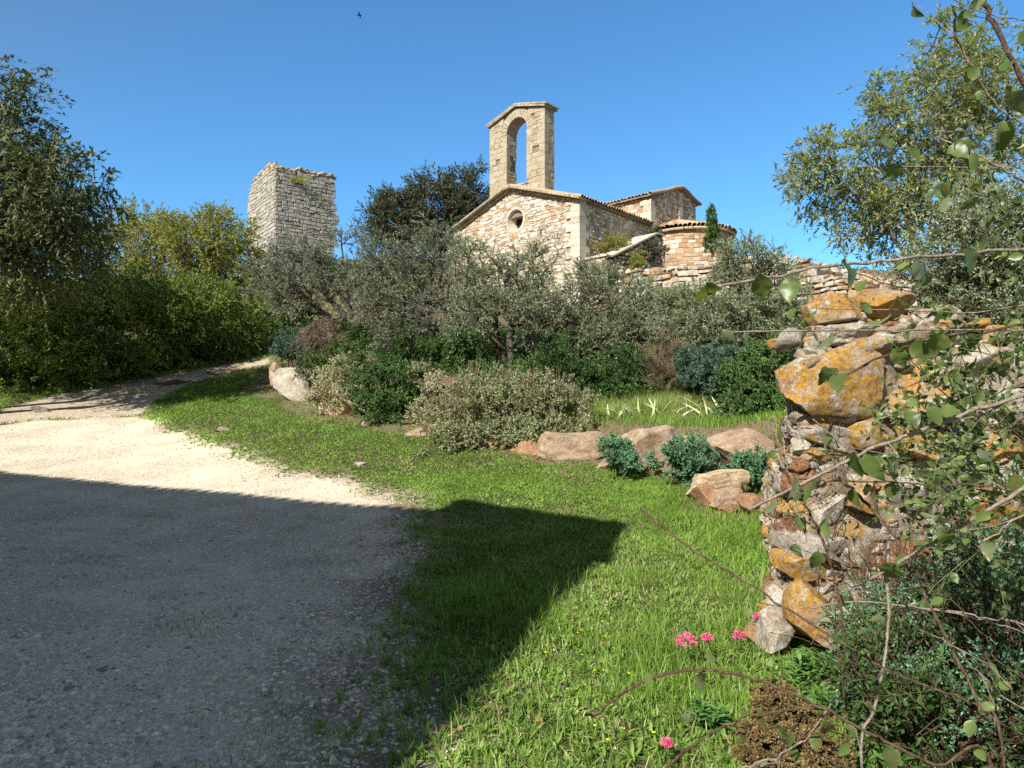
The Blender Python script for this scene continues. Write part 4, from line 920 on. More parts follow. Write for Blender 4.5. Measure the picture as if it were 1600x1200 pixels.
# ------------------------------------------------------------------ boulders of the terrace edge
RM = {}
RM['ochre'] = rock_mat('ochre_sandstone', (.36,.25,.16), (.48,.365,.255), (.22,.14,.085), None, grey=(.36,.325,.27), scale=3.2)
RM['pale'] = rock_mat('pale_limestone', (.37,.325,.255), (.50,.455,.38), (.22,.165,.11), None, grey=(.34,.24,.16), scale=2.6)
RM['cream'] = rock_mat('cream_sandstone', (.52,.40,.25), (.60,.48,.33), (.40,.27,.15), None, scale=2.5)
RM['brown'] = rock_mat('brown_sandstone', (.30,.17,.095), (.40,.25,.15), (.19,.10,.055), None, scale=3.2)
RM['lichen'] = rock_mat('lichen_rock', (.34,.24,.15), (.46,.38,.28), (.16,.09,.05), True, (.44,.50), (.46,.43,.38), 3.4)
RM['lichen_less'] = rock_mat('grey_lichen_rock', (.36,.31,.25), (.5,.46,.39), (.17,.12,.08), True, (.56,.62), (.42,.39,.35), 4.0)
RM['white'] = rock_mat('white_lichen_rock', (.46,.40,.31), (.62,.58,.5), (.24,.17,.1), True, (.6,.66), (.56,.53,.47), 5.0)
RM['rust'] = rock_mat('rust_rock', (.27,.13,.065), (.36,.20,.11), (.14,.07,.04), True, (.62,.68), None, 4.0)
RM['core'] = rock_mat('rubble_core', (.33,.265,.185), (.47,.41,.32), (.17,.12,.08), True, (.55,.62), (.42,.38,.32), 6.0)
def boulder(px, py, Y, w, h, d, seed, mat, label, cuts=10, rot=0., flat=.6, rough=.045, group='boulders edging the terrace', name='boulder', sub=5):
    c = P(px, py, Y); return single(name, rock(c, (w/F*Y, d, h/F*Y), seed, sub, cuts, .03, rot, flat+.04, .12, 5.0), RM[mat], c - [0, 0, h/F*Y/2], label, 'boulder', group, smooth=True)
boulder(437, 588, 21.8, 32, 46, .6, 501, 'ochre', 'upright squared brown stone, first of the row beside the track', 6, .3, .55)
boulder(468, 603, 20.6, 74, 56, 1.1, 562, 'pale', 'pale whitish slanted boulder at the far end of the row', 9, -.3)
boulder(532, 642, 18.3, 82, 40, .9, 503, 'cream', 'ochre boulder under the cream and brown shrub', 9, .1)
boulder(592, 665, 16.8, 66, 36, .8, 504, 'ochre', 'small reddish boulder at the foot of the deep green shrub', 9, .4)
boulder(668, 684, 15.3, 78, 42, .8, 505, 'ochre', 'brownish boulder between the small cream shrub and the mound bush', 8, .2)
boulder(760, 698, 14.2, 110, 46, .8, 506, 'brown', 'dark brown boulder in the shade beneath the mound bush', 8, -.1)
boulder(838, 708, 13.5, 92, 46, .7, 507, 'brown', 'brown boulder under the mound bush next to the long flat ochre boulder', 8, .15)
boulder(903, 700, 13.1, 124, 56, .8, 508, 'ochre', 'long flat ochre boulder cracked across, jutting out beside the mound bush', 8, .1, .5)
boulder(1003, 712, 12.2, 150, 86, .9, 549, 'ochre', 'largest brown boulder with a blue green plant at each side', 8, -.05, .5)
boulder(1085, 716, 11.7, 96, 74, .8, 510, 'ochre', 'brown boulder mostly hidden by the middle blue green plant', 8, .2)
boulder(1152, 710, 11.2, 118, 88, .8, 511, 'ochre', 'wedge shaped pinkish boulder with a pointed top, last before the wall', 6, -.25, .45)
boulder(1122, 757, 10.2, 92, 44, .6, 512, 'cream', 'cream flat topped rock, uppermost of the loose rocks by the wall', 8, .1, .5, group='loose rocks by the wall')
boulder(1103, 772, 10.0, 42, 40, .4, 513, 'brown', 'brown angular rock leaning against the cream one', 8, .3, .5, group='loose rocks by the wall')
boulder(1138, 780, 9.8, 64, 40, .45, 514, 'ochre', 'rounded ochre rock in front of the cream rock', 8, -.2, .55, group='loose rocks by the wall')
boulder(1134, 797, 9.6, 34, 18, .25, 515, 'brown', 'small brown rock at the foot of the loose rocks', 8, .2, group='loose rocks by the wall')
boulder(1176, 788, 9.4, 40, 34, .3, 516, 'brown', 'brownish rock between the loose rocks and the lichen wall', 8, .2, group='loose rocks by the wall')
# blue-green plants hugging the boulders
BG = 'blue green plants on the boulders'
def bluep(label, blobs, n, seed): shrub('rue', label, blobs, 'blue', n, seed, (.034,.017), .1, 9, 14, cat='plant', group=BG, stem='gstem', up=.2, free=True)
Y = 11.7; bluep('blue green plant between the long flat boulder and the largest brown boulder', [blob(962,704,Y,24,16,.25), blob(982,722,Y-.2,16,13,.2), blob(948,696,Y,9,9,.2), blob(1018,716,Y-.2,8,9,.1)], 110, 231)
Y = 11.1; bluep('roundest blue green plant, between the largest boulder and the wedge boulder', [blob(1083,715,Y,36,32,.3), blob(1060,700,Y,20,18,.25), blob(1100,730,Y-.1,26,18,.25), blob(1048,742,Y-.1,8,6,.1)], 170, 232)
Y = 10.4; bluep('blue green plant between the wedge boulder and the lichen wall', [blob(1188,735,Y,26,24,.25), blob(1165,720,Y+.1,18,14,.2)], 90, 233)

# ------------------------------------------------------------------ ruined lichen wall on the right
rwb = onground(2.6, 5.0)
ruin = thing('ruined_wall', rwb, 'crumbling rubble wall of white, brown and orange lichen covered stones', 'stone wall')
def rk(px, py, Y, w, h, d, seed, cuts=9, rot=0., flat=.6): return rock(P(px, py, Y), (w/F*Y, d, h/F*Y), seed, 6 if w > 100 else 5, cuts+4, .028, rot, flat-.14)
part('overhanging_stone', rk(1290, 597, 4.9, 146, 132, .5, 601, 7, .15, .6), RM['lichen'], ruin, True, 'large overhanging stone half covered by orange lichen')
part('capstone', rk(1416, 600, 4.92, 146, 112, .5, 602, 7, -.2, .58), RM['lichen'], ruin, True, 'orange lichen stone with pale round patches')
part('capstone', rk(1300, 488, 5.5, 84, 52, .45, 603, 9, .2), RM['lichen'], ruin, True)
part('capstone', rk(1375, 482, 5.6, 78, 58, .45, 604, 8, .1), RM['lichen'], ruin, True)
part('capstone', rk(1468, 508, 5.6, 92, 66, .45, 605, 8, .3), RM['lichen_less'], ruin, True)
part('capstone', rk(1510, 574, 5.0, 76, 62, .4, 606, 8, -.2), RM['white'], ruin, True)
part('capstone', rk(1575, 585, 5.0, 84, 70, .45, 607, 8, .2), RM['lichen_less'], ruin, True)
part('capstone', rk(1345, 525, 5.2, 120, 40, .5, 608, 7, 0), RM['white'], ruin, True)
part('capstone', rk(1590, 640, 4.9, 100, 70, .45, 627, 8, .2), RM['white'], ruin, True)
part('face_stone', rk(1292, 695, 5.08, 70, 66, 0.30, 609, 9, .3), RM['rust'], ruin, True)
part('face_stone', rk(1232, 715, 5.73, 90, 52, 0.34, 610, 8, .2), RM['lichen_less'], ruin, True)
part('face_stone', rk(1243, 752, 5.28, 84, 62, 0.34, 611, 9, .5), RM['white'], ruin, True)
part('face_stone', rk(1345, 775, 4.75, 56, 66, 0.26, 612, 7, .2), RM['lichen'], ruin, True)
part('face_stone', rk(1238, 832, 4.88, 46, 56, 0.26, 613, 8, .1), RM['rust'], ruin, True)
part('face_stone', rk(1250, 880, 4.81, 76, 56, 0.30, 614, 9, .3), RM['lichen'], ruin, True)
part('face_stone', rk(1440, 690, 4.88, 110, 56, 0.34, 615, 8, .1), RM['lichen'], ruin, True)
part('face_stone', rk(1540, 705, 4.93, 110, 66, 0.34, 616, 8, .1), RM['lichen'], ruin, True)
part('face_stone', rk(1420, 770, 4.79, 76, 56, 0.30, 617, 8, .4), RM['lichen_less'], ruin, True)
part('face_stone', rk(1540, 790, 4.83, 120, 70, 0.34, 618, 8, .3), RM['lichen'], ruin, True)
part('face_stone', rk(1410, 875, 4.63, 84, 66, 0.30, 619, 8, .1), RM['rust'], ruin, True)
part('face_stone', rk(1290, 800, 4.81, 66, 60, 0.26, 620, 8, .1), RM['white'], ruin, True)
part('face_stone', rk(1470, 740, 4.85, 70, 50, 0.26, 621, 8, .7), RM['white'], ruin, True)
part('face_stone', rk(1225, 935, 4.88, 60, 60, 0.26, 622, 8, .7), RM['white'], ruin, True)
# rubble body: one rough skin in plan from the boulders to the corner and along the front, with stones bedded in it
path = np.array([(3.62, 10.0), (3.15, 8.6), (2.62, 6.9), (2.15, 5.6), (1.95, 4.98), (1.95, 4.80), (2.12, 4.72), (3.2, 4.80), (4.6, 4.92), (6.4, 5.0)])
seg = np.linalg.norm(np.diff(path, axis=0), axis=1); cs = np.r_[0, np.cumsum(seg)]; LT = cs[-1]
def pth(s): return np.stack([np.interp(s, cs, path[:, 0]), np.interp(s, cs, path[:, 1])], -1)
def pnorm(s):
    d = unit(pth(np.minimum(s+.08, LT))-pth(np.maximum(s-.08, 0))); return np.stack([d[:, 1], -d[:, 0]], -1)
def ptop(s):
    t = np.interp(s, [0, 1.5, 3.3, 4.6, 5.1, 5.5, 6.5, LT], [.62, .86, 1.15, 1.5, 1.75, 1.9, 1.98, 1.86]); return t + .07*np.sin(s*5.3) + .05*np.sin(s*11+1)
ns, nz = 300, 90
S = np.linspace(0, LT, ns); pb = pth(S); pn = pnorm(S); gz = H(pb[:, 0]-.3*0, pb[:, 1]); gz = np.minimum(gz, .35)-.25; tp_ = ptop(S)
rows = []
for r in range(nz):
    f = r/(nz-19); 
    if f <= 1: q = np.c_[pb - pn*(.10*f)[..., None] if False else pb - pn*.12*f, gz+(tp_-gz)*f]
    else:
        g_ = (f-1)*(nz-19)/18; q = np.c_[pb - pn*(.12+.75*g_), tp_+.05*np.sin(g_*3)]
    rows.append(q)
SK = np.array(rows).reshape(-1, 3); rr = R(651)
NN = np.tile(np.c_[pn, np.full(ns, .15)], (nz, 1)); SK = SK + NN*(.045*sines(SK, rr, 5, 5.5))[:, None] + np.array([0, 0, 1])*(.02*sines(SK, rr, 3, 9))[:, None]
idx = np.arange(ns*nz).reshape(nz, ns)
SKV = (SK, [np.stack([idx[:-1, :-1], idx[:-1, 1:], idx[1:, 1:], idx[1:, :-1]], -1).reshape(-1, 4)])
part('rubble_core', SKV, RM['core'], ruin, True)
rng = R(650); fill = {'core': [], 'lichen': [], 'white': [], 'rust': [], 'lichen_less': []}
def bed(n, s_rng, sizes, pr, kinds, kp, seed):
    for m in range(n):
        s = np.array([rng.uniform(*s_rng)]); z = rng.uniform(-.05, ptop(s)[0]+.02); b = pth(s)[0]; nn = pnorm(s)[0]; f = z/max(ptop(s)[0], .1)
        z0 = gz[int(s[0]/LT*(ns-1))]+.2
        if z < z0: continue
        w = rng.choice(sizes, p=pr)*rng.uniform(.75, 1.3); k = kinds[rng.choice(len(kinds), p=kp)]
        if w > .16 and z > ptop(s)[0]-.25: w = .12
        o = .12*np.clip(f, 0, 1)+.0-rng.uniform(-.32, .10)*w
        ang = math.atan2(nn[1], nn[0])+PI/2+rng.normal()*.25
        fill[k].append(rock((b[0]-nn[0]*o, b[1]-nn[1]*o, z), (w*rng.uniform(1.0, 1.7), w*.9, w*rng.uniform(.55, .95)), seed+m, 3 if w < .12 else 4, 8, .05, ang, .5, .3))
KD = ['lichen', 'white', 'rust', 'lichen_less', 'core']
bed(1500, (4.2, LT), [.05, .09, .15, .24], [.40, .33, .20, .07], KD, [.20, .26, .12, .26, .16], 3000)
bed(560, (0, 4.6), [.06, .1, .15, .2], [.35, .33, .22, .1], KD, [.14, .34, .12, .3, .1], 4200)
for n in range(130):
    s = np.array([rng.uniform(4.9, LT)]); b = pth(s)[0]; nn = pnorm(s)[0]; d = rng.uniform(.1, .85); w = rng.uniform(.07, .24)
    fill[['lichen_less', 'white', 'core', 'lichen'][rng.integers(4)]].append(rock((b[0]-nn[0]*d, b[1]-nn[1]*d, ptop(s)[0]+rng.uniform(-.02, .06)+.25*d), (w*1.5, w*1.2, w*.7), 5200+n, 3, 11, .03, None, .4, .3))
for n in range(210):      # small stuff packed between and under the top stones
    px, py = rng.uniform(1262, 1500), rng.uniform(488, 562); w = rng.choice([.05, .08, .13], p=[.4, .4, .2])*rng.uniform(.8, 1.3)
    fill[KD[rng.choice(5, p=[.3, .22, .08, .3, .1])]].append(rock(P(px, py, 5.12+.55*(562-py)/74+rng.uniform(-.04, .12)), (w*1.5, w*1.1, w*.8), 6400+n, 3, 9, .04, None, .45, .3))
for k, nm in (('core', 'brown_rubble'), ('lichen', 'orange_rubble'), ('white', 'white_rubble'), ('rust', 'rust_rubble'), ('lichen_less', 'grey_rubble')): part(nm, join(fill[k]), RM[k], ruin, True)
rng = R(690); cl, cw_ = [], []
for m in range(64):
    s = rng.uniform(4.6, LT-.4); z = rng.uniform(.05, .5); pts = []; ds = rng.normal()*.05
    for q in range(16):
        sv = np.array([np.clip(s, 0, LT)]); b = pth(sv)[0]; nn = pnorm(sv)[0]; zt = ptop(sv)[0]
        o = .12*np.clip(z/zt, 0, 1) - .05-.05*rng.random() if z < zt else .15+.3*rng.random()
        pts.append([b[0]-nn[0]*o, b[1]-nn[1]*o, min(z, zt+.12)]); ds = ds*.7+rng.normal()*.05; s += ds; z += rng.uniform(.03, .13)
    cw_.append(pts)
cw_ = np.array(cw_); lp = cw_[:, 2:].reshape(-1, 3); lp = np.repeat(lp, 2, 0)+rng.normal(size=(len(lp)*2, 3))*.02; kp = rng.random(len(lp)) < .55; lp = lp[kp]
cr = thing('creeper', onground(2.8, 4.8), 'thin brown stemmed creeper with small green leaves clinging to the crumbling wall', 'creeper')
part('stems', tubes(cw_, np.tile(np.linspace(.0035, .0012, 16), (len(cw_), 1)), 5), K['bstem'], cr, True)
part('foliage', bigleaves(lp, rng.normal(size=lp.shape)+[-.2, -.5, -.5], unit(rng.normal(size=lp.shape)+[-.3, -.8, .5]), rng.uniform(.015, .034, len(lp)), rng.uniform(.010, .022, len(lp)), rng, .3, 4), L['vine'], cr, True)
def loose(px, py, Y, w, h, d, seed, mat, label, rot=0.): c = P(px, py, Y); single('boulder', rock(c, (w/F*Y, d, h/F*Y), seed, 5, 11, .03, rot, .5), RM[mat], c-[0, 0, h/F*Y/2], label, 'boulder', 'stones at the foot of the wall', smooth=True)
loose(1268, 955, 4.45, 82, 104, .34, 631, 'lichen', 'tall lichen spotted stone at the foot of the wall corner', .2)
loose(1217, 980, 4.55, 62, 66, .3, 632, 'white', 'whitish rough stone leaning beside the tall lichen stone', .1)
loose(1178, 985, 4.7, 46, 44, .2, 633, 'brown', 'small pinkish brown stone behind the pink flowers', .4)

# ------------------------------------------------------------------ plants in front of the wall
Y = 3.7
shrub('rue_bush', 'sprawling blue green bush growing in front of the crumbling lichen wall', [blob(1520,925,4.1,95,45,.3), blob(1580,890,4.2,60,56,.3), blob(1420,975,3.9,80,44,.3), blob(1480,1000,3.6,120,60,.35), blob(1375,1020,3.8,50,36,.3), blob(1580,1000,3.4,80,80,.3), blob(1420,1070,3.3,100,50,.3), blob(1550,1110,3.0,110,70,.3), blob(1640,950,3.6,80,120,.4), blob(1500,872,4.3,44,22,.2)],
      'blue', 430, 241, (.024,.011), .12, 9, 15, 'bstem', up=.25, spread=1.0, cat='shrub', inner=.35, stemn=14)
shrub('tangled_weeds', 'tangle of green weeds and dead brown twigs growing through the blue green bush', [blob(1450,1030,3.5,90,70,.35), blob(1560,1000,3.3,80,90,.35), blob(1380,1090,3.2,80,60,.3), blob(1500,1130,2.9,110,60,.3), blob(1590,900,4.0,60,60,.3)], 'dark', 170, 2421, (.034,.016), .16, 7, 8, 'bstem', up=.5, cat='weeds', inner=.2, stemn=16)
shrub('dead_twigs', 'thicket of dry brown twigs at the foot of the crumbling wall', [blob(1400,940,4.2,80,60,.25), blob(1500,1050,3.3,110,80,.3), blob(1350,1020,3.7,60,50,.25), blob(1590,1100,2.9,80,80,.3)], 'brown', 120, 2422, (.03,.006), .28, 6, 5, 'bstem', up=.6, cat='dry plant', inner=.2, stemn=14, jit=.8)
rng = R(242)
def valerian(px, py, Y, n, hgt, label, seed):
    rng = R(seed); g = G(px, py) if Y is None else onground(*P(px, py, Y)[:2]); st, lp, ld, ln, ll = [], [], [], [], []
    for k in range(n):
        a = rng.uniform(0, 6.28); d = unit(np.array([math.cos(a)*.5, math.sin(a)*.5, 1.0])); b = g + np.array([*rng.normal(size=2)*.04, -.02]); h = hgt*rng.uniform(.6, 1.1)
        pts = np.array([b, b+d*h*.5+[0, 0, .02], b+d*h]); st.append(pts); ro = rng.uniform(0, 3)
        for q, t in enumerate(np.linspace(.25, 1, 7)):
            p = b+d*h*t
            for s in (0, 1):
                a2 = ro+q*1.57+s*PI; e = unit(np.array([math.cos(a2), math.sin(a2), .5-.1*t])); lp.append(p); ld.append(e); ln.append([0, 0, 1.0]); ll.append(rng.uniform(.06, .095)*(1.1-.4*t))
    root = thing('valerian', g, label, 'plant', 'leafy valerian plants'); ll = np.array(ll)
    part('stem', tubes(np.array(st), np.tile([.004, .0035, .0025], (len(st), 1)), 5), K['gstem'], root, True)
    part('foliage', bigleaves(np.array(lp), np.array(ld), np.array(ln), ll, ll*.36, rng, .25), L['val'], root, True)
valerian(1235, 1050, 3.75, 14, .22, 'broad leaved green plant in front of the whitish rough stone at the wall foot', 243)
valerian(1300, 1075, 3.5, 14, .22, 'broad leaved green plant below the tall lichen stone', 244)
valerian(1330, 1150, 3.0, 12, .2, 'broad leaved green plant below the thick bramble stem', 245)
valerian(1480, 1195, 2.65, 14, .2, 'broad leaved green plant under the sprawling blue green bush', 246)
valerian(1410, 1195, 2.75, 16, .24, 'broad leaved green plant between the dead twigs and the bottom edge', 2471)
valerian(1590, 1180, 2.55, 16, .26, 'broad leaved green plant in the very corner beneath the long stems', 2472)
valerian(1265, 1030, 4.0, 14, .24, 'broad leaved green plant squeezed against the tall lichen stone', 2473)
valerian(1110, 1090, 3.6, 10, .14, 'low broad leaved green plant in the grass below the pink flowers', 247)
Y = 3.05; shrub('dry_seed_bush', 'dried brown seed head bush under the thick arching stem', [blob(1225,1125,3.0,38,40,.14), blob(1265,1175,2.8,40,30,.12), blob(1190,1170,2.85,30,26,.12), blob(1340,945,3.95,50,46,.18)][:3], 'seed', 190, 248, (.013,.011), .05, 9, 16, 'bstem', cat='plant')
def pinkflower(px, py, Y, r, label, seed):
    rng = R(seed); c = P(px, py, Y); g = onground(c[0]+.03, c[1]+.02); r = r/F*Y
    root = thing('pink_flower', g, label, 'flower', 'pink valerian flowers')
    part('stem', tubes(np.array([g, (g+c)/2+[.01, 0, 0], c]), [.0035, .003, .0025], 5), K['gstem'], root, True)
    d = unit(rng.normal(size=(420, 3))); d[:, 2] = np.abs(d[:, 2])*1.0-.35; p = c + d*r*rng.uniform(.45, 1, (420, 1))
    part('flower_head', leafquads(p, d+rng.normal(size=d.shape)*.5, .011, .008, rng), L['pink'], root)
    t = np.linspace(.25, .8, 5)[:, None]; q = g+(c-g)*t; q = np.repeat(q, 2, 0); a = rng.uniform(0, 6.28, len(q)); e = np.stack([np.cos(a), np.sin(a), np.full(len(q), .4)], 1)
    part('foliage', bigleaves(q, e, np.tile([0, 0, 1.0], (len(q), 1)), .05, .016, rng), L['val'], root, True)
pinkflower(1073, 1000, 4.2, 17, 'largest bright pink flower head in the grass before the wall', 251)
pinkflower(1105, 996, 4.3, 8, 'small pink flower head next to the largest pink one', 252)
pinkflower(1155, 992, 4.35, 9, 'loose pink flower head in front of the pinkish brown stone', 253)
pinkflower(1183, 962, 4.6, 5, 'tiny pink flower head against the foot of the wall', 254)
pinkflower(1042, 1160, 3.2, 8, 'single pink flower low in the grass near the dried seed head bush', 255)

# ------------------------------------------------------------------ near shrub whose long stems cross the view
vs_root = thing('climbing_shrub', onground(2.2, 1.6), 'scrambling shrub whose long bare stems and heart shaped leaves cross before the wall', 'climbing shrub')
def spline(pts, m=8):
    p = np.array(pts); p = np.concatenate([[2*p[0]-p[1]], p, [2*p[-1]-p[-2]]]); o = []
    for i in range(1, len(p)-2):
        for t in np.linspace(0, 1, m, endpoint=False):
            a, b, c, d = p[i-1:i+3]; o.append(.5*(2*b+(c-a)*t+(2*a-5*b+4*c-d)*t*t+(3*b-a-3*c+d)*t**3))
    o.append(p[-2]); return np.array(o)
STEMS = [  # thickness px, pale?, points (px,py,Y)
 (7,1,[(1720,380,1.35),(1600,390,1.3),(1450,401,1.25),(1300,415,1.22),(1180,437,1.2),(1103,452,1.18)]),
 (4,1,[(1700,515,1.7),(1600,515,1.7),(1400,516,1.65),(1250,517,1.6),(1130,519,1.6)]),
 (3,1,[(1720,500,1.8),(1500,488,1.8),(1290,483,1.75),(1215,490,1.75)]),
 (6,0,[(1720,490,1.4),(1600,506,1.4),(1500,522,1.4),(1400,548,1.38),(1310,592,1.36)]),
 (8,1,[(1720,575,1.3),(1600,617,1.25),(1460,665,1.22),(1350,708,1.2),(1265,750,1.2),(1170,796,1.2)]),
 (8,1,[(1700,690,1.4),(1600,762,1.4),(1505,820,1.42),(1440,858,1.45),(1360,905,1.5)]),
 (5,1,[(1700,760,1.3),(1600,805,1.3),(1535,846,1.3)]),
 (5,0,[(1225,735,1.75),(1255,785,1.7),(1285,845,1.7),(1308,920,1.7),(1320,1000,1.7),(1318,1110,1.7)]),
 (6,0,[(1310,745,1.6),(1340,772,1.58),(1385,822,1.55),(1420,880,1.5),(1460,960,1.45),(1495,1030,1.4),(1532,1105,1.35),(1570,1210,1.3)]),
 (5,1,[(1388,840,1.8),(1386,1000,1.75),(1366,1107,1.7),(1345,1210,1.65)]),
 (4,0,[(1000,795,1.9),(1050,835,1.85),(1110,876,1.8),(1200,933,1.75),(1313,1003,1.65),(1400,1053,1.55),(1523,1100,1.45),(1620,1140,1.4)]),
 (6,0,[(925,1118,1.7),(985,1076,1.65),(1050,1051,1.6),(1120,1048,1.5),(1200,1068,1.4),(1287,1107,1.35),(1360,1147,1.3),(1460,1195,1.25),(1560,1240,1.25)]),
 (5,0,[(1030,1210,1.5),(1090,1160,1.45),(1180,1117,1.4),(1290,1108,1.36)]),
 (9,0,[(1515,-60,1.3),(1535,0,1.3),(1562,54,1.3),(1600,132,1.3),(1680,260,1.35)]),
 (3,1,[(1700,210,1.6),(1600,207,1.6),(1550,205,1.6),(1460,206,1.6)]),
 (4,1,[(1700,340,1.4),(1600,285,1.4),(1570,266,1.4),(1520,238,1.42),(1462,213,1.45)]),
 (4,0,[(1720,420,1.5),(1600,395,1.5),(1540,366,1.5),(1488,342,1.5)]),
 (3,1,[(1700,262,1.7),(1560,262,1.7),(1395,260,1.7)]),
 (3,0,[(1700,470,1.6),(1560,485,1.6),(1430,455,1.6),(1320,425,1.6)]),
 (3,1,[(1700,30,1.5),(1600,32,1.5),(1540,20,1.5),(1480,-5,1.5)]),
 (3,1,[(1250,950,1.8),(1340,940,1.8),(1450,952,1.75),(1520,965,1.7),(1640,1010,1.7)]),
 (3,1,[(1400,952,1.6),(1480,954,1.6),(1550,968,1.55),(1640,1000,1.5)]),
 (3,1,[(1270,655,1.7),(1300,680,1.7),(1330,712,1.7),(1345,760,1.7)]),
 (3,0,[(1240,748,1.6),(1330,752,1.6),(1450,758,1.6),(1620,790,1.55)]),
 (3,0,[(1620,700,1.5),(1530,660,1.5),(1470,610,1.5),(1420,560,1.5)]),
 (4,0,[(1200,1195,1.6),(1260,1150,1.5),(1300,1112,1.4)]),
 (4,1,[(1160,1200,1.5),(1215,1180,1.45),(1262,1150,1.4),(1298,1100,1.38)]),
 (3,0,[(1600,1060,1.5),(1550,1010,1.5),(1500,950,1.5),(1455,905,1.5)]),
 (3,1,[(1620,1120,1.4),(1540,1060,1.4),(1490,1010,1.4),(1440,985,1.4)]),
 (3,1,[(1205,660,1.9),(1225,720,1.9),(1245,790,1.9),(1260,850,1.9)]),
 (4,1,[(1490,10,1.4),(1500,70,1.45),(1560,170,1.5),(1640,230,1.5)]),
]
rng = R(700); LEAFPX = {0:[(1238,447,0),(1185,445,0),(1316,427,1),(1435,420,1),(1100,458,0),(1500,405,0)], 1:[(1130,532,1),(1147,536,1),(1265,528,1),(1302,535,0),(1350,520,1),(1430,545,0),(1525,530,1)], 2:[(1240,497,0),(1275,500,0),(1345,490,1),(1400,482,1)],
 3:[(1305,592,0),(1318,600,0),(1290,588,1),(1425,556,0),(1395,560,1),(1470,535,1)], 4:[(1207,800,1),(1237,757,1),(1280,765,1),(1332,722,1),(1352,725,0),(1415,655,1),(1450,650,0),(1500,655,1)], 5:[(1542,862,1),(1470,845,1),(1392,895,1)], 7:[(1285,827,0),(1277,877,1),(1320,912,1),(1255,790,0)],
 13:[(1525,40,0),(1526,14,1),(1590,66,0),(1580,160,0)], 15:[(1480,245,1),(1500,232,0),(1570,205,1)], 16:[(1475,290,1),(1480,300,1),(1500,345,0)], 17:[(1385,273,1),(1430,180,1),(1395,155,1)], 11:[(960,1105,1),(925,1130,1),(1020,1075,0)], 23:[(1290,728,0),(1392,762,1),(1545,724,1),(1585,755,1)]}
for k, (th, pale, pts) in enumerate(STEMS):
    wp_ = [P(*a) for a in pts]; rt = np.array([1.95, 1.35]) + rng.normal(size=2)*.09
    for end in (0, -1):       # stems that leave the picture run on to the shrub's root; those that drop run into the ground
        if pts[end][0] >= 1600 and (end == 0 or pts[0][0] < 1600):
            q0 = wp_[end]; g0 = np.array([*rt, Hz(*rt)-.03]); md_ = [q0+(g0-q0)*.45+[.12, 0, .18*max(q0[2], .4)], g0]
            wp_ = md_[::-1]+wp_ if end == 0 else wp_+md_
        elif pts[end][1] >= 1105 and 1310 < pts[end][0] < 1600:
            q0 = wp_[end]; wp_ = wp_+[onground(q0[0]+.05, q0[1]+.03)-[0, 0, .03]] if end == -1 else wp_
    w = spline(wp_); n = len(w); kk = rng.normal(size=w.shape)*.0035; kk = (kk+np.roll(kk, 1, 0))*.5*(rng.random((n, 1)) < .5); kk[0] = kk[-1] = 0; w = w + kk
    Ym = np.mean([a[2] for a in pts]); r = th/F*Ym/2*.85
    nod = 1 + .25*(rng.random(n) > .82)
    lp, ld, ln, ll, pet = [], [], [], [], []
    twl = []
    for _ in range(int(rng.integers(1, 3))):
        i = int(rng.integers(1, n-2)); tg = unit(w[i+1]-w[i]); dv = unit(tg*rng.choice([-.3, .8])+rng.normal(size=3)*.55); ln_ = rng.uniform(.04, .16); e0 = w[i]+dv*ln_*.55+rng.normal(size=3)*.006; e1_ = w[i]+dv*ln_+rng.normal(size=3)*.014-[0, 0, .01]
        twl.append([w[i], e0, e1_])
        for q_, am in ((e1_, 1), (e0, int(rng.random() < .5))):
            for _ in range(am):
                qq = q_+rng.normal(size=3)*.01; pet.append(np.array([q_, (q_+qq)/2, qq])); lp.append(qq); ld.append(unit(np.array([*rng.normal(size=2)*.6, -.6+rng.normal()*.4]))); ln.append(unit(rng.normal(size=3)+[-.4, -.9, .5])); ll.append(rng.uniform(.018, .038))
    tw_geo = tubes(np.array(twl), np.tile([max(r*.4, .0011), max(r*.3, .0009), .0007], (len(twl), 1)), 5)
    st = part('stem', join([tubes(w, np.linspace(1.1, .65, n)*r*nod, 7), tw_geo]), K['stem' if pale else 'bstem'], vs_root, True)
    def addleaf(anchor, q, size, own=False):
        pet.append(np.array([anchor, (anchor+q)/2+[0, 0, -.002], q])); d = unit(np.array([*rng.normal(size=2)*.5, -.8+rng.normal()*.35]))
        nv = unit(rng.normal(size=3)+[-.4, -.9, .5])
        if own: part('leaf', join([bigleaves(q[None], d[None], nv[None], np.array([size]), np.array([size*rng.uniform(.62, .86)]), rng, .3, 10), tubes(pet.pop(), [.0009, .0008, .0007], 4)]), L['vine'], st, True)
        else: lp.append(q); ld.append(d); ln.append(nv); ll.append(size)
    for (px, py, big) in LEAFPX.get(k, []):
        i = int(np.argmin([np.hypot(*(np.array(((p[0]/p[1])*F+800, 600-F*math.tan(math.atan2(p[2]-CAMZ, p[1])-PITCH)))-[px, py])) for p in w]))
        a = w[i]; q = P(px+rng.uniform(-4, 4), py-16, a[1]-.02); addleaf(a, a+(q-a)*1.0 if np.linalg.norm(q-a) < .09 else a+unit(q-a)*.05, rng.uniform(.034, .056), True)
    for _ in range(int(rng.integers(1, 4)) + (3 if k in (13, 14, 15, 16, 30) else 0)):
        i = int(rng.integers(2, n-1)); a = w[i]
        addleaf(a, a+unit(rng.normal(size=3)*[1, .6, .6]+[0, 0, -.5])*rng.uniform(.008, .02), rng.uniform(.026, .046))
    ll = np.array(ll)
    part('foliage', join([bigleaves(np.array(lp), np.array(ld), np.array(ln), ll, ll*rng.uniform(.6, .85, len(ll)), rng, .3, 8), tubes(np.array(pet), np.tile([.0009, .0008, .0007], (len(pet), 1)), 4)]), L['vine'], st, True)
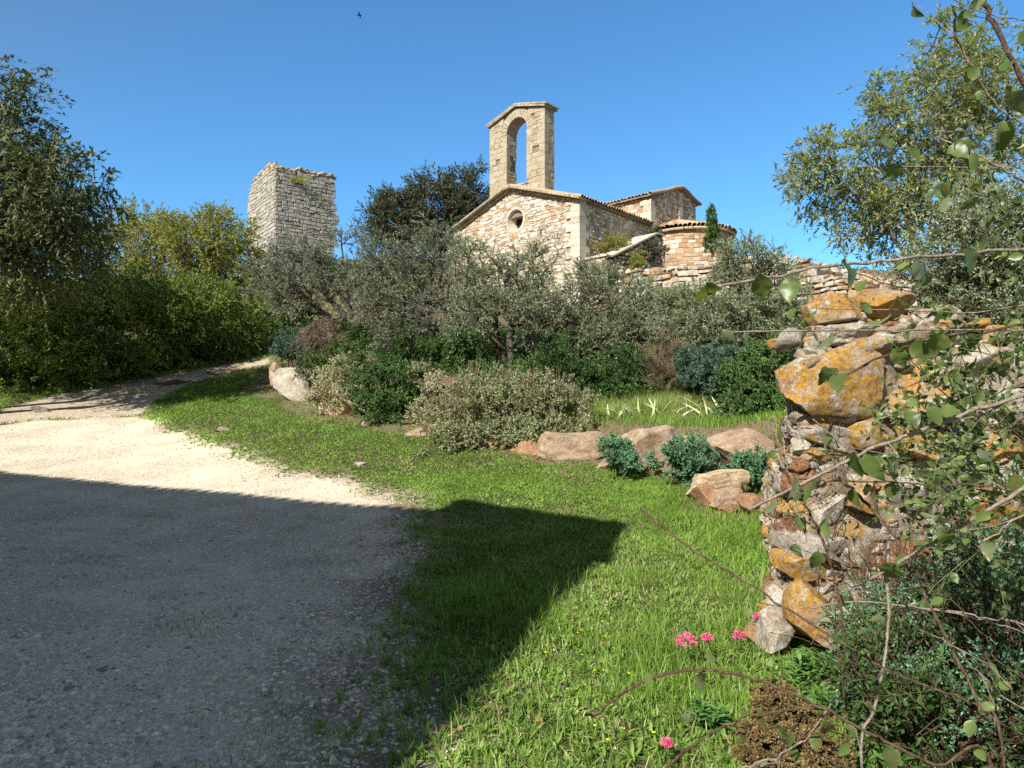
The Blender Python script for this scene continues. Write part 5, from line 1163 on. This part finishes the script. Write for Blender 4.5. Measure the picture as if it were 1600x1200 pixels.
# leaf mass of the same shrub further right and twigs over the wall
rng = R(710); C, O = clump_points([blob(1560,700,2.6,90,110,.35), blob(1590,450,2.2,80,120,.3), blob(1600,620,2.2,60,120,.3), blob(1580,250,2.2,70,110,.25), blob(1480,620,2.9,70,60,.25), blob(1440,730,3.2,90,60,.3), blob(1540,560,2.6,80,50,.3), blob(1560,820,2.4,80,60,.3), blob(1470,680,3.3,90,60,.3)], 105, rng, .2)
tw, lp, ld = sprays(C, O, rng, 4, .22, 5, .9, .1, .5, .1, .7)
part('foliage', join([tubes(tw, np.tile([.002, .0015, .001], (len(tw), 1)), 4), bigleaves(lp, ld+[0, 0, -.4], unit(rng.normal(size=lp.shape)+[-.3, -.7, .5]), rng.uniform(.024, .044, len(lp)), rng.uniform(.016, .03, len(lp)), rng, .3, 5)]), L['vine'], vs_root, True)
# ------------------------------------------------------------------ grass, weeds and gravel
rng = R(800)
NB = rng.uniform(0, 6.28, 12)
def patch(x, y):
    return (np.sin(x*1.3+NB[0])*np.sin(y*1.1+NB[1]) + .7*np.sin(x*2.9+y*1.7+NB[2])*np.sin(y*2.3-x+NB[3]) + .5*np.sin(x*6.1+NB[4])*np.sin(y*5.3+NB[5]))/1.6
def scatter(n, xr, yr, keep):
    x = rng.uniform(*xr, n); y = rng.uniform(*yr, n)
    m = (np.abs(x) < .82*y+2.4); x, y = x[m], y[m]
    k = keep(x, y); x, y = x[k], y[k]; return np.c_[x, y, H(x, y)-.004]
def grassy(x, y, soft=.45):
    g = -gravelness(x, y) + .28*patch(x*1.7, y*1.7) + rng.normal(size=len(x))*.16
    bed = updist(x, y)
    bare = (bed > -1.05-.5*patch(x, y)) & (bed < -.3) & (y > 8.5)
    near = sstep(13, 10, y); pk = np.clip(sstep(-.25, 1.0, g)*1.15, 0, 1)
    return (g > soft*.1-.25*near) & (rng.random(len(x)) < 1-near*(1-pk)) & ~(bare & (rng.random(len(x)) < .78))
def yard(x, y): return updist(x, y) < .1
G1 = scatter(170000, (-1.2, 5), (2.4, 6.5), lambda x, y: grassy(x, y) & yard(x, y) & (rng.random(len(x)) < .22+.75*sstep(-.5, .5, patch(x*1.2, y*1.2)+.5*patch(x*3.1+1, y*3.1)))); h = rng.uniform(.02, .085, len(G1))*(1+.75*np.clip(patch(G1[:, 0]*2.3, G1[:, 1]*2.3), -.9, 1.2))*np.where(rng.random(len(G1)) < .13*(1+sstep(.5, 2, G1[:, 0])), rng.uniform(1.6, 2.8, len(G1)), 1)
G2 = scatter(210000, (-3, 4.5), (6.5, 12.5), lambda x, y: grassy(x, y) & yard(x, y) & (rng.random(len(x)) < .16+.74*sstep(-.4, .5, patch(x, y)+.4*patch(x*2.7+2, y*2.7)) + sstep(.8, 2.5, x)*.3)); h2 = rng.uniform(.02, .06, len(G2))*(1 + 2.0*sstep(1.2, 2.6, G2[:, 0])*sstep(11.5, 9, G2[:, 1]))
G3 = scatter(420000, (-18, 4), (11, 27), lambda x, y: grassy(x, y) & yard(x, y) & (rng.random(len(x)) < .22+.72*sstep(-.4, .5, patch(x, y)+.4*patch(x*2.3+2, y*2.3)))); h3 = rng.uniform(.02, .06, len(G3))
pos = np.concatenate([G1, G2, G3]); hh = np.concatenate([h, h2, h3]); ww = np.concatenate([np.full(len(G1), .0055), np.full(len(G2), .0095), np.full(len(G3), .017)])*rng.uniform(.7, 1.4, len(pos))
# strip of longer grass above the boulders and rough grass of the slope
G4 = scatter(70000, (1, 10), (6, 19), lambda x, y: (updist(x, y) > .05) & (rng.random(len(x)) < .8)); h4 = rng.uniform(.06, .24, len(G4))
V0 = blades(np.concatenate([pos, G4]), np.concatenate([hh, h4]), np.concatenate([ww, np.full(len(G4), .011)]), rng, .75)
single('grass', V0, L['grass'], (0, 5, 0), kind='stuff')
# broad weeds in the grass
W1 = scatter(16000, (-1, 4.6), (2.4, 9), lambda x, y: grassy(x, y) & yard(x, y)); n = len(W1)
wp = np.repeat(W1, 5, 0); a = rng.uniform(0, 6.28, len(wp)); e = np.stack([np.cos(a), np.sin(a), rng.uniform(.3, 1.6, len(wp))], 1); s = np.repeat(rng.uniform(.03, .085, n), 5)
W2 = scatter(26000, (-9, 4), (8, 22), lambda x, y: grassy(x, y) & yard(x, y)); wp2 = np.repeat(W2, 4, 0); a2 = rng.uniform(0, 6.28, len(wp2)); e2 = np.stack([np.cos(a2), np.sin(a2), rng.uniform(.3, 1.2, len(wp2))], 1)
single('weeds', join([bigleaves(wp, e, np.tile([0, 0, 1.0], (len(wp), 1)), s, s*.26, rng, .4, 3), leafquads(wp2, e2, .06, .03, rng)]), L['weed'], (0, 5, 0), kind='stuff')
# dry blades and stems
D1 = np.concatenate([scatter(13000, (-2, 3), (2.4, 10), lambda x, y: grassy(x, y) & yard(x, y)), scatter(24000, (-10, 6), (10, 20), lambda x, y: (np.abs(updist(x, y)+.7) < .9) & (rng.random(len(x)) < .5)), scatter(20000, (-9, 4), (9, 22), lambda x, y: grassy(x, y) & yard(x, y) & (patch(x*1.9+5, y*1.9) > .1)), scatter(5000, (2.5, 6.5), (14, 18), lambda x, y: updist(x, y) > 1)])
single('dry_grass', blades(D1, rng.uniform(.03, .12, len(D1)), .006, rng, 1.2), L['drygrass'], (0, 8, 0), kind='stuff')
# sparse grass sprouting in the gravel and the verge of the track
S1 = scatter(60000, (-6, 1), (2.4, 12), lambda x, y: (gravelness(x, y) > 0) & (patch(x*1.3+3, y*1.3) > .62-.35*sstep(-3, .3, x)) & (rng.random(len(x)) < .5))
S2 = scatter(60000, (-22, -6), (16, 32), lambda x, y: (gravelness(x, y) < .15) & (sdf(x, y, ROAD) > -2.2))
single('sprouting_grass', blades(np.concatenate([S1, S2]), np.concatenate([rng.uniform(.015, .05, len(S1)), rng.uniform(.04, .14, len(S2))]), np.concatenate([np.full(len(S1), .006), np.full(len(S2), .018)]), rng, .8), L['grass'], (0, 8, 0), kind='stuff')
# gravel
def pebbles(P_, size, rng):
    n = len(P_); O = np.array([[1,0,0],[0,1,0],[-1,0,0],[0,-1,0],[0,0,1],[0,0,-.6]], float)
    V = O[None]*(1+rng.normal(size=(n, 6, 1))*.18); V = V + rng.normal(size=(n, 6, 3))*.16
    a = rng.uniform(0, 6.28, n); c, s = np.cos(a)[:, None], np.sin(a)[:, None]
    sc = np.stack([size*rng.uniform(.8, 1.5, n), size*rng.uniform(.7, 1.1, n), size*rng.uniform(.4, .75, n)], 1)/2
    V = V*sc[:, None]; V = np.stack([V[..., 0]*c-V[..., 1]*s, V[..., 0]*s+V[..., 1]*c, V[..., 2]], -1) + P_[:, None]
    T = np.array([[0,1,4],[1,2,4],[2,3,4],[3,0,4],[1,0,5],[2,1,5],[3,2,5],[0,3,5]])
    return V.reshape(-1, 3), [(T[None]+(np.arange(n)*6)[:, None, None]).reshape(-1, 3)]
E1 = scatter(110000, (-4, 1), (2.2, 5), lambda x, y: (gravelness(x, y) + .35*patch(x*2, y*2)+rng.normal(size=len(x))*.15) > -.15); E2 = scatter(110000, (-8.5, 1), (5, 10), lambda x, y: (gravelness(x, y) + .3*patch(x*2, y*2)+rng.normal(size=len(x))*.2) > -.1); E3 = scatter(90000, (-18, 0), (10, 21), lambda x, y: (gravelness(x, y)+rng.normal(size=len(x))*.2) > 0)
worn = lambda x, y: .35+.65*sstep(-.35, .45, patch(x*.55+2, y*.55)+.3*patch(x*1.6, y*1.6))
E1, E2, E3 = [e[rng.random(len(e)) < worn(e[:, 0], e[:, 1])] for e in (E1, E2, E3)]
E4 = scatter(6500, (-1, 3), (2.4, 8), lambda x, y: yard(x, y))
sz = np.concatenate([rng.gamma(3, .0052, len(E1))*np.where(rng.random(len(E1)) < .025, 2.6, 1), rng.gamma(3, .0060, len(E2)), rng.gamma(3, .0085, len(E3)), rng.gamma(4, .004, len(E4))])
M['gravel'] = stone_mat('gravel_stone', [(.20,.165,.13),(.44,.37,.28),(.59,.51,.39),(.66,.58,.455),(.72,.655,.53)], [0,.12,.45,.8,1], 40, .2, .3)
single('gravel', pebbles(np.concatenate([E1, E2, E3, E4])+[0, 0, .003], np.clip(sz, .005, .06), rng), M['gravel'], (-2, 6, 0), kind='stuff')
LL = scatter(2600, (-12, 3), (2.4, 20), lambda x, y: yard(x, y) & (rng.random(len(x)) < .12+.5*(np.abs(gravelness(x, y)) < .7)))
a3 = rng.uniform(0, 6.28, len(LL)); single('leaf_litter', bigleaves(LL+[0, 0, .012], np.stack([np.cos(a3), np.sin(a3), rng.normal(size=len(LL))*.2], 1), np.tile([0, 0, 1.0], (len(LL), 1))+rng.normal(size=(len(LL), 3))*.3, rng.uniform(.02, .05, len(LL)), rng.uniform(.012, .026, len(LL)), rng, .6, 4), L['fallen'], (0, 8, 0), kind='stuff', smooth=True)
# rough herbs over the slope behind, between the shrubs
U1 = scatter(26000, (-9, 12), (14, 27), lambda x, y: (updist(x, y) > 1.2) & ~((x > 1.5) & (y < 16.5)) & (seg_dist(x, y, TW, False) > .4))
up5 = np.repeat(U1, 6, 0)+rng.normal(size=(len(U1)*6, 3))*[.12, .12, .09]; up5[:, 2] = np.maximum(up5[:, 2], np.repeat(U1[:, 2], 6)) + .04 + .22*np.repeat(rng.random(len(U1))**2, 6)
single('undergrowth', leafquads(up5, rng.normal(size=up5.shape)+[0, 0, .7], .09, .04, rng), L['dark'], (0, 20, 2), kind='stuff')
# hill beyond: low scrub so the crest is not bare
U2 = np.c_[rng.uniform(-40, 34, 9000), rng.uniform(30, 62, 9000)]; U2 = U2[updist(U2[:, 0], U2[:, 1]) > 1.0] if False else U2
z2 = H(U2[:, 0], U2[:, 1]); bad = (np.abs(U2[:, 0]-4) < 9) & (U2[:, 1] < 45); U2 = np.c_[U2, z2][~bad & (sdf(U2[:, 0], U2[:, 1], ROAD) < -1)]
u6 = np.repeat(U2, 7, 0)+rng.normal(size=(len(U2)*7, 3))*[.25, .25, .12]; u6[:, 2] += .12
single('scrub', leafquads(u6, rng.normal(size=u6.shape)+[0, 0, .7], .2, .09, rng), L['hedge'], (0, 45, 6), kind='stuff')

# ---- sword leaves, yellow flowers, stones and fallen leaves
g = onground(*P(1035, 640, 14.6)[:2]); q = g + np.c_[rng.uniform(-1.4, 1.5, 34), rng.uniform(-.5, .5, 34), np.zeros(34)]; q[:, 2] = H(q[:, 0], q[:, 1])
ang = rng.uniform(0, 6.28, 34); e = np.stack([np.cos(ang)*.7, np.sin(ang)*.3, np.full(34, 1.0)], 1)
ic = thing('iris_clump', g, 'clump of pale bent sword shaped leaves in the grass above the boulders', 'plant')
part('foliage', bigleaves(q, e, unit(rng.normal(size=(34, 3))+[0, -.6, 0]), rng.uniform(.3, .5, 34), .045, rng, .8, 7), L['iris'], ic, True)
for k, (px, py) in enumerate([(942,974),(908,988),(925,986),(902,992),(935,996),(945,998),(853,1024),(910,1028),(944,1053),(930,1053),(984,1058),(900,1083),(930,1142),(973,1147),(950,1165),(1021,1153)]):
    g = G(px, py+8); c = g + np.array([0, 0, .05]); root_v = tubes(np.array([g, c]), [.0015, .0012], 4)
    f = thing('yellow_flower', g, 'small yellow daisy like flower on a short stem in the sunny grass', 'flower', 'small yellow flowers in the grass')
    part('stem', root_v, K['gstem'], f); an_ = np.linspace(0, 2*PI, 14, endpoint=False); d = np.stack([np.cos(an_), np.sin(an_), np.full(14, .45)], 1)
    part('flower_head', leafquads(np.tile(c, (14, 1)), d, .012, .006, R(k)), L['yellow'], f)
def pebble(px, py, w, h, mat, label, seed):
    g = G(px, py+h/2); Y = g[1]; c = g - [0, 0, h/F*Y*.15]; single('stone', rock(c, (w/F*Y, w/F*Y*.8, h/F*Y*1.6), seed, 5, 12, .035, None, .4), RM[mat], g, label, 'stone', 'loose stones in the grass', smooth=True)
pebble(691, 1136, 20, 16, 'brown', 'red brown stone at the edge of the shadow near the bottom', 901)
pebble(1021, 912, 12, 9, 'white', 'small pale stone in the sunny grass in front of the wall', 902)
pebble(900, 948, 18, 10, 'cream', 'flat cream stone in the sunny grass near the shadow edge', 903)
pebble(352, 668, 44, 6, 'pale', 'flat pale stone bedded in the grass beside the gravel', 904)
pebble(566, 722, 26, 6, 'pale', 'flat pale stone in the grass below the deep green shrub', 905)
pebble(65, 636, 40, 14, 'pale', 'pale rock on the verge of the track below the hedge', 906)
pebble(275, 590, 70, 12, 'pale', 'long flat rock outcrop in the middle of the shaded track', 907)
pebble(350, 577, 60, 10, 'ochre', 'reddish flat rock outcrop across the far end of the track', 908)
pebble(215, 606, 50, 10, 'pale', 'low grey rock at the near edge of the shaded track', 909)
fl = [(783,1118),(840,1128),(722,1150),(858,1010),(880,940),(948,1010),(1010,905),(955,905)]
for k, (px, py) in enumerate(fl):
    g = G(px, py)+[0, 0, .03]; rr = R(950+k)
    single('fallen_leaf', bigleaves(g[None], np.array([[rr.normal(), rr.normal(), .1]]), np.array([[0, -.3, 1.0]]), .06, .04, rr, .4, 6), L['fallen'], g, 'curled brown fallen leaf lying on the grass', 'fallen leaf', 'brown fallen leaves on the grass', smooth=True)

# ------------------------------------------------------------------ bird
bc = P(562, 24, 60); bd = rock(bc, (.34, .12, .1), 5, 3, 0, .0, 0.2)
wing = lambda s: (np.array([bc+[.06,0,.03], bc+[-.08,0,.03], bc+[-.06,s*.28,.10], bc+[.05,s*.25,.11], bc+[-.1,s*.5,.04], bc+[-.03,s*.5,.05], bc+[.06,0,.015], bc+[-.08,0,.015], bc+[-.06,s*.28,.085], bc+[.05,s*.25,.095]]), [np.array([[0,1,2,3],[6,9,8,7],[3,2,4,5],[0,3,9,6],[1,7,8,2]])])
tail = (np.array([bc+[-.14,0,.01], bc+[-.27,.07,0], bc+[-.27,-.07,0], bc+[-.14,0,-.01]]), [np.array([[0,1,2],[3,2,1]])])
single('bird', join([bd, wing(1), wing(-1), tail]), plain('dark_feather', (.03,.03,.035)), bc, 'tiny dark bird flying high in the blue sky', 'bird')

# ------------------------------------------------------------------ house behind the camera, whose shadow covers the yard
HH = 9.5; off = HH/math.tan(SUNEL)
c0 = P(965, 825, 9.0); corner = np.array([c0[0]+SUNH[0]*(off-.1), c0[1]+SUNH[1]*(off-.1)])
e1 = unit(np.array([-11.15, 4.75])); e2 = unit(np.array([-2.05, -5.85])); e2 = unit(e2 - e1*(e1@e2)*0.0)
ew, ed = 22.0, 11.0
def hp(a, b, z): q = corner + e1*a + e2*b; return np.array([q[0], q[1], z])
house = thing('stone_house', hp(ew/2, ed/2, 0), 'rendered stone house behind the viewpoint, casting the broad shadow over the gravel', 'house')
wl = prism([hp(.4, .4, -.3), hp(ew-.4, .4, -.3), hp(ew-.4, ed-.4, -.3), hp(.4, ed-.4, -.3)], UP*(HH+.1))
M['render'] = rock_mat('lime_render', (.42,.36,.28), (.5,.44,.35), (.34,.28,.21), None, scale=1.2)
part('wall', wl, M['render'], house)
rfp = [hp(0, 0, HH-.15), hp(ew, 0, HH-.15), hp(ew, ed, HH-.15), hp(0, ed, HH-.15), hp(ed/2, ed/2, HH+1.5), hp(ew-ed/2, ed/2, HH+1.5), hp(0, 0, HH), hp(ew, 0, HH), hp(ew, ed, HH), hp(0, ed, HH)]
rf = part('roof', (np.array(rfp), [np.array([[0,3,2,1],[0,1,7,6],[1,2,8,7],[2,3,9,8],[3,0,6,9],[6,7,5,4],[8,9,4,5]]), np.array([[7,8,5],[9,6,4]])]), M['tile'], house)
tl = [np.linspace(hp(a, -.12, HH+.02), hp(a, 3.0, HH+.85), 4) for a in np.arange(.1, ew, .24)] + [np.linspace(hp(-.12, a, HH+.02), hp(3.0, a, HH+.85), 4) for a in np.arange(.1, ed, .24)]
part('roof_tiles', tubes(np.array(tl), np.full((len(tl), 4), .11), 7), M['tile'], rf)
nrm1 = np.array([*(-e2), 0]); ax1 = np.array([*e1, 0])
for zc in (1.9, 5.6):
    for a in (3.5, 8.5, 13.5, 18.5):
        wv = part('window', box(hp(a, .36, zc+.2), ax1, nrm1, UP, .62, .06, .85), M['slab'], house); part('pane', box(hp(a, .30, zc+.2), ax1, nrm1, UP, .48, .03, .7), plain('window_glass', (.03,.035,.04), .1, .5), wv)
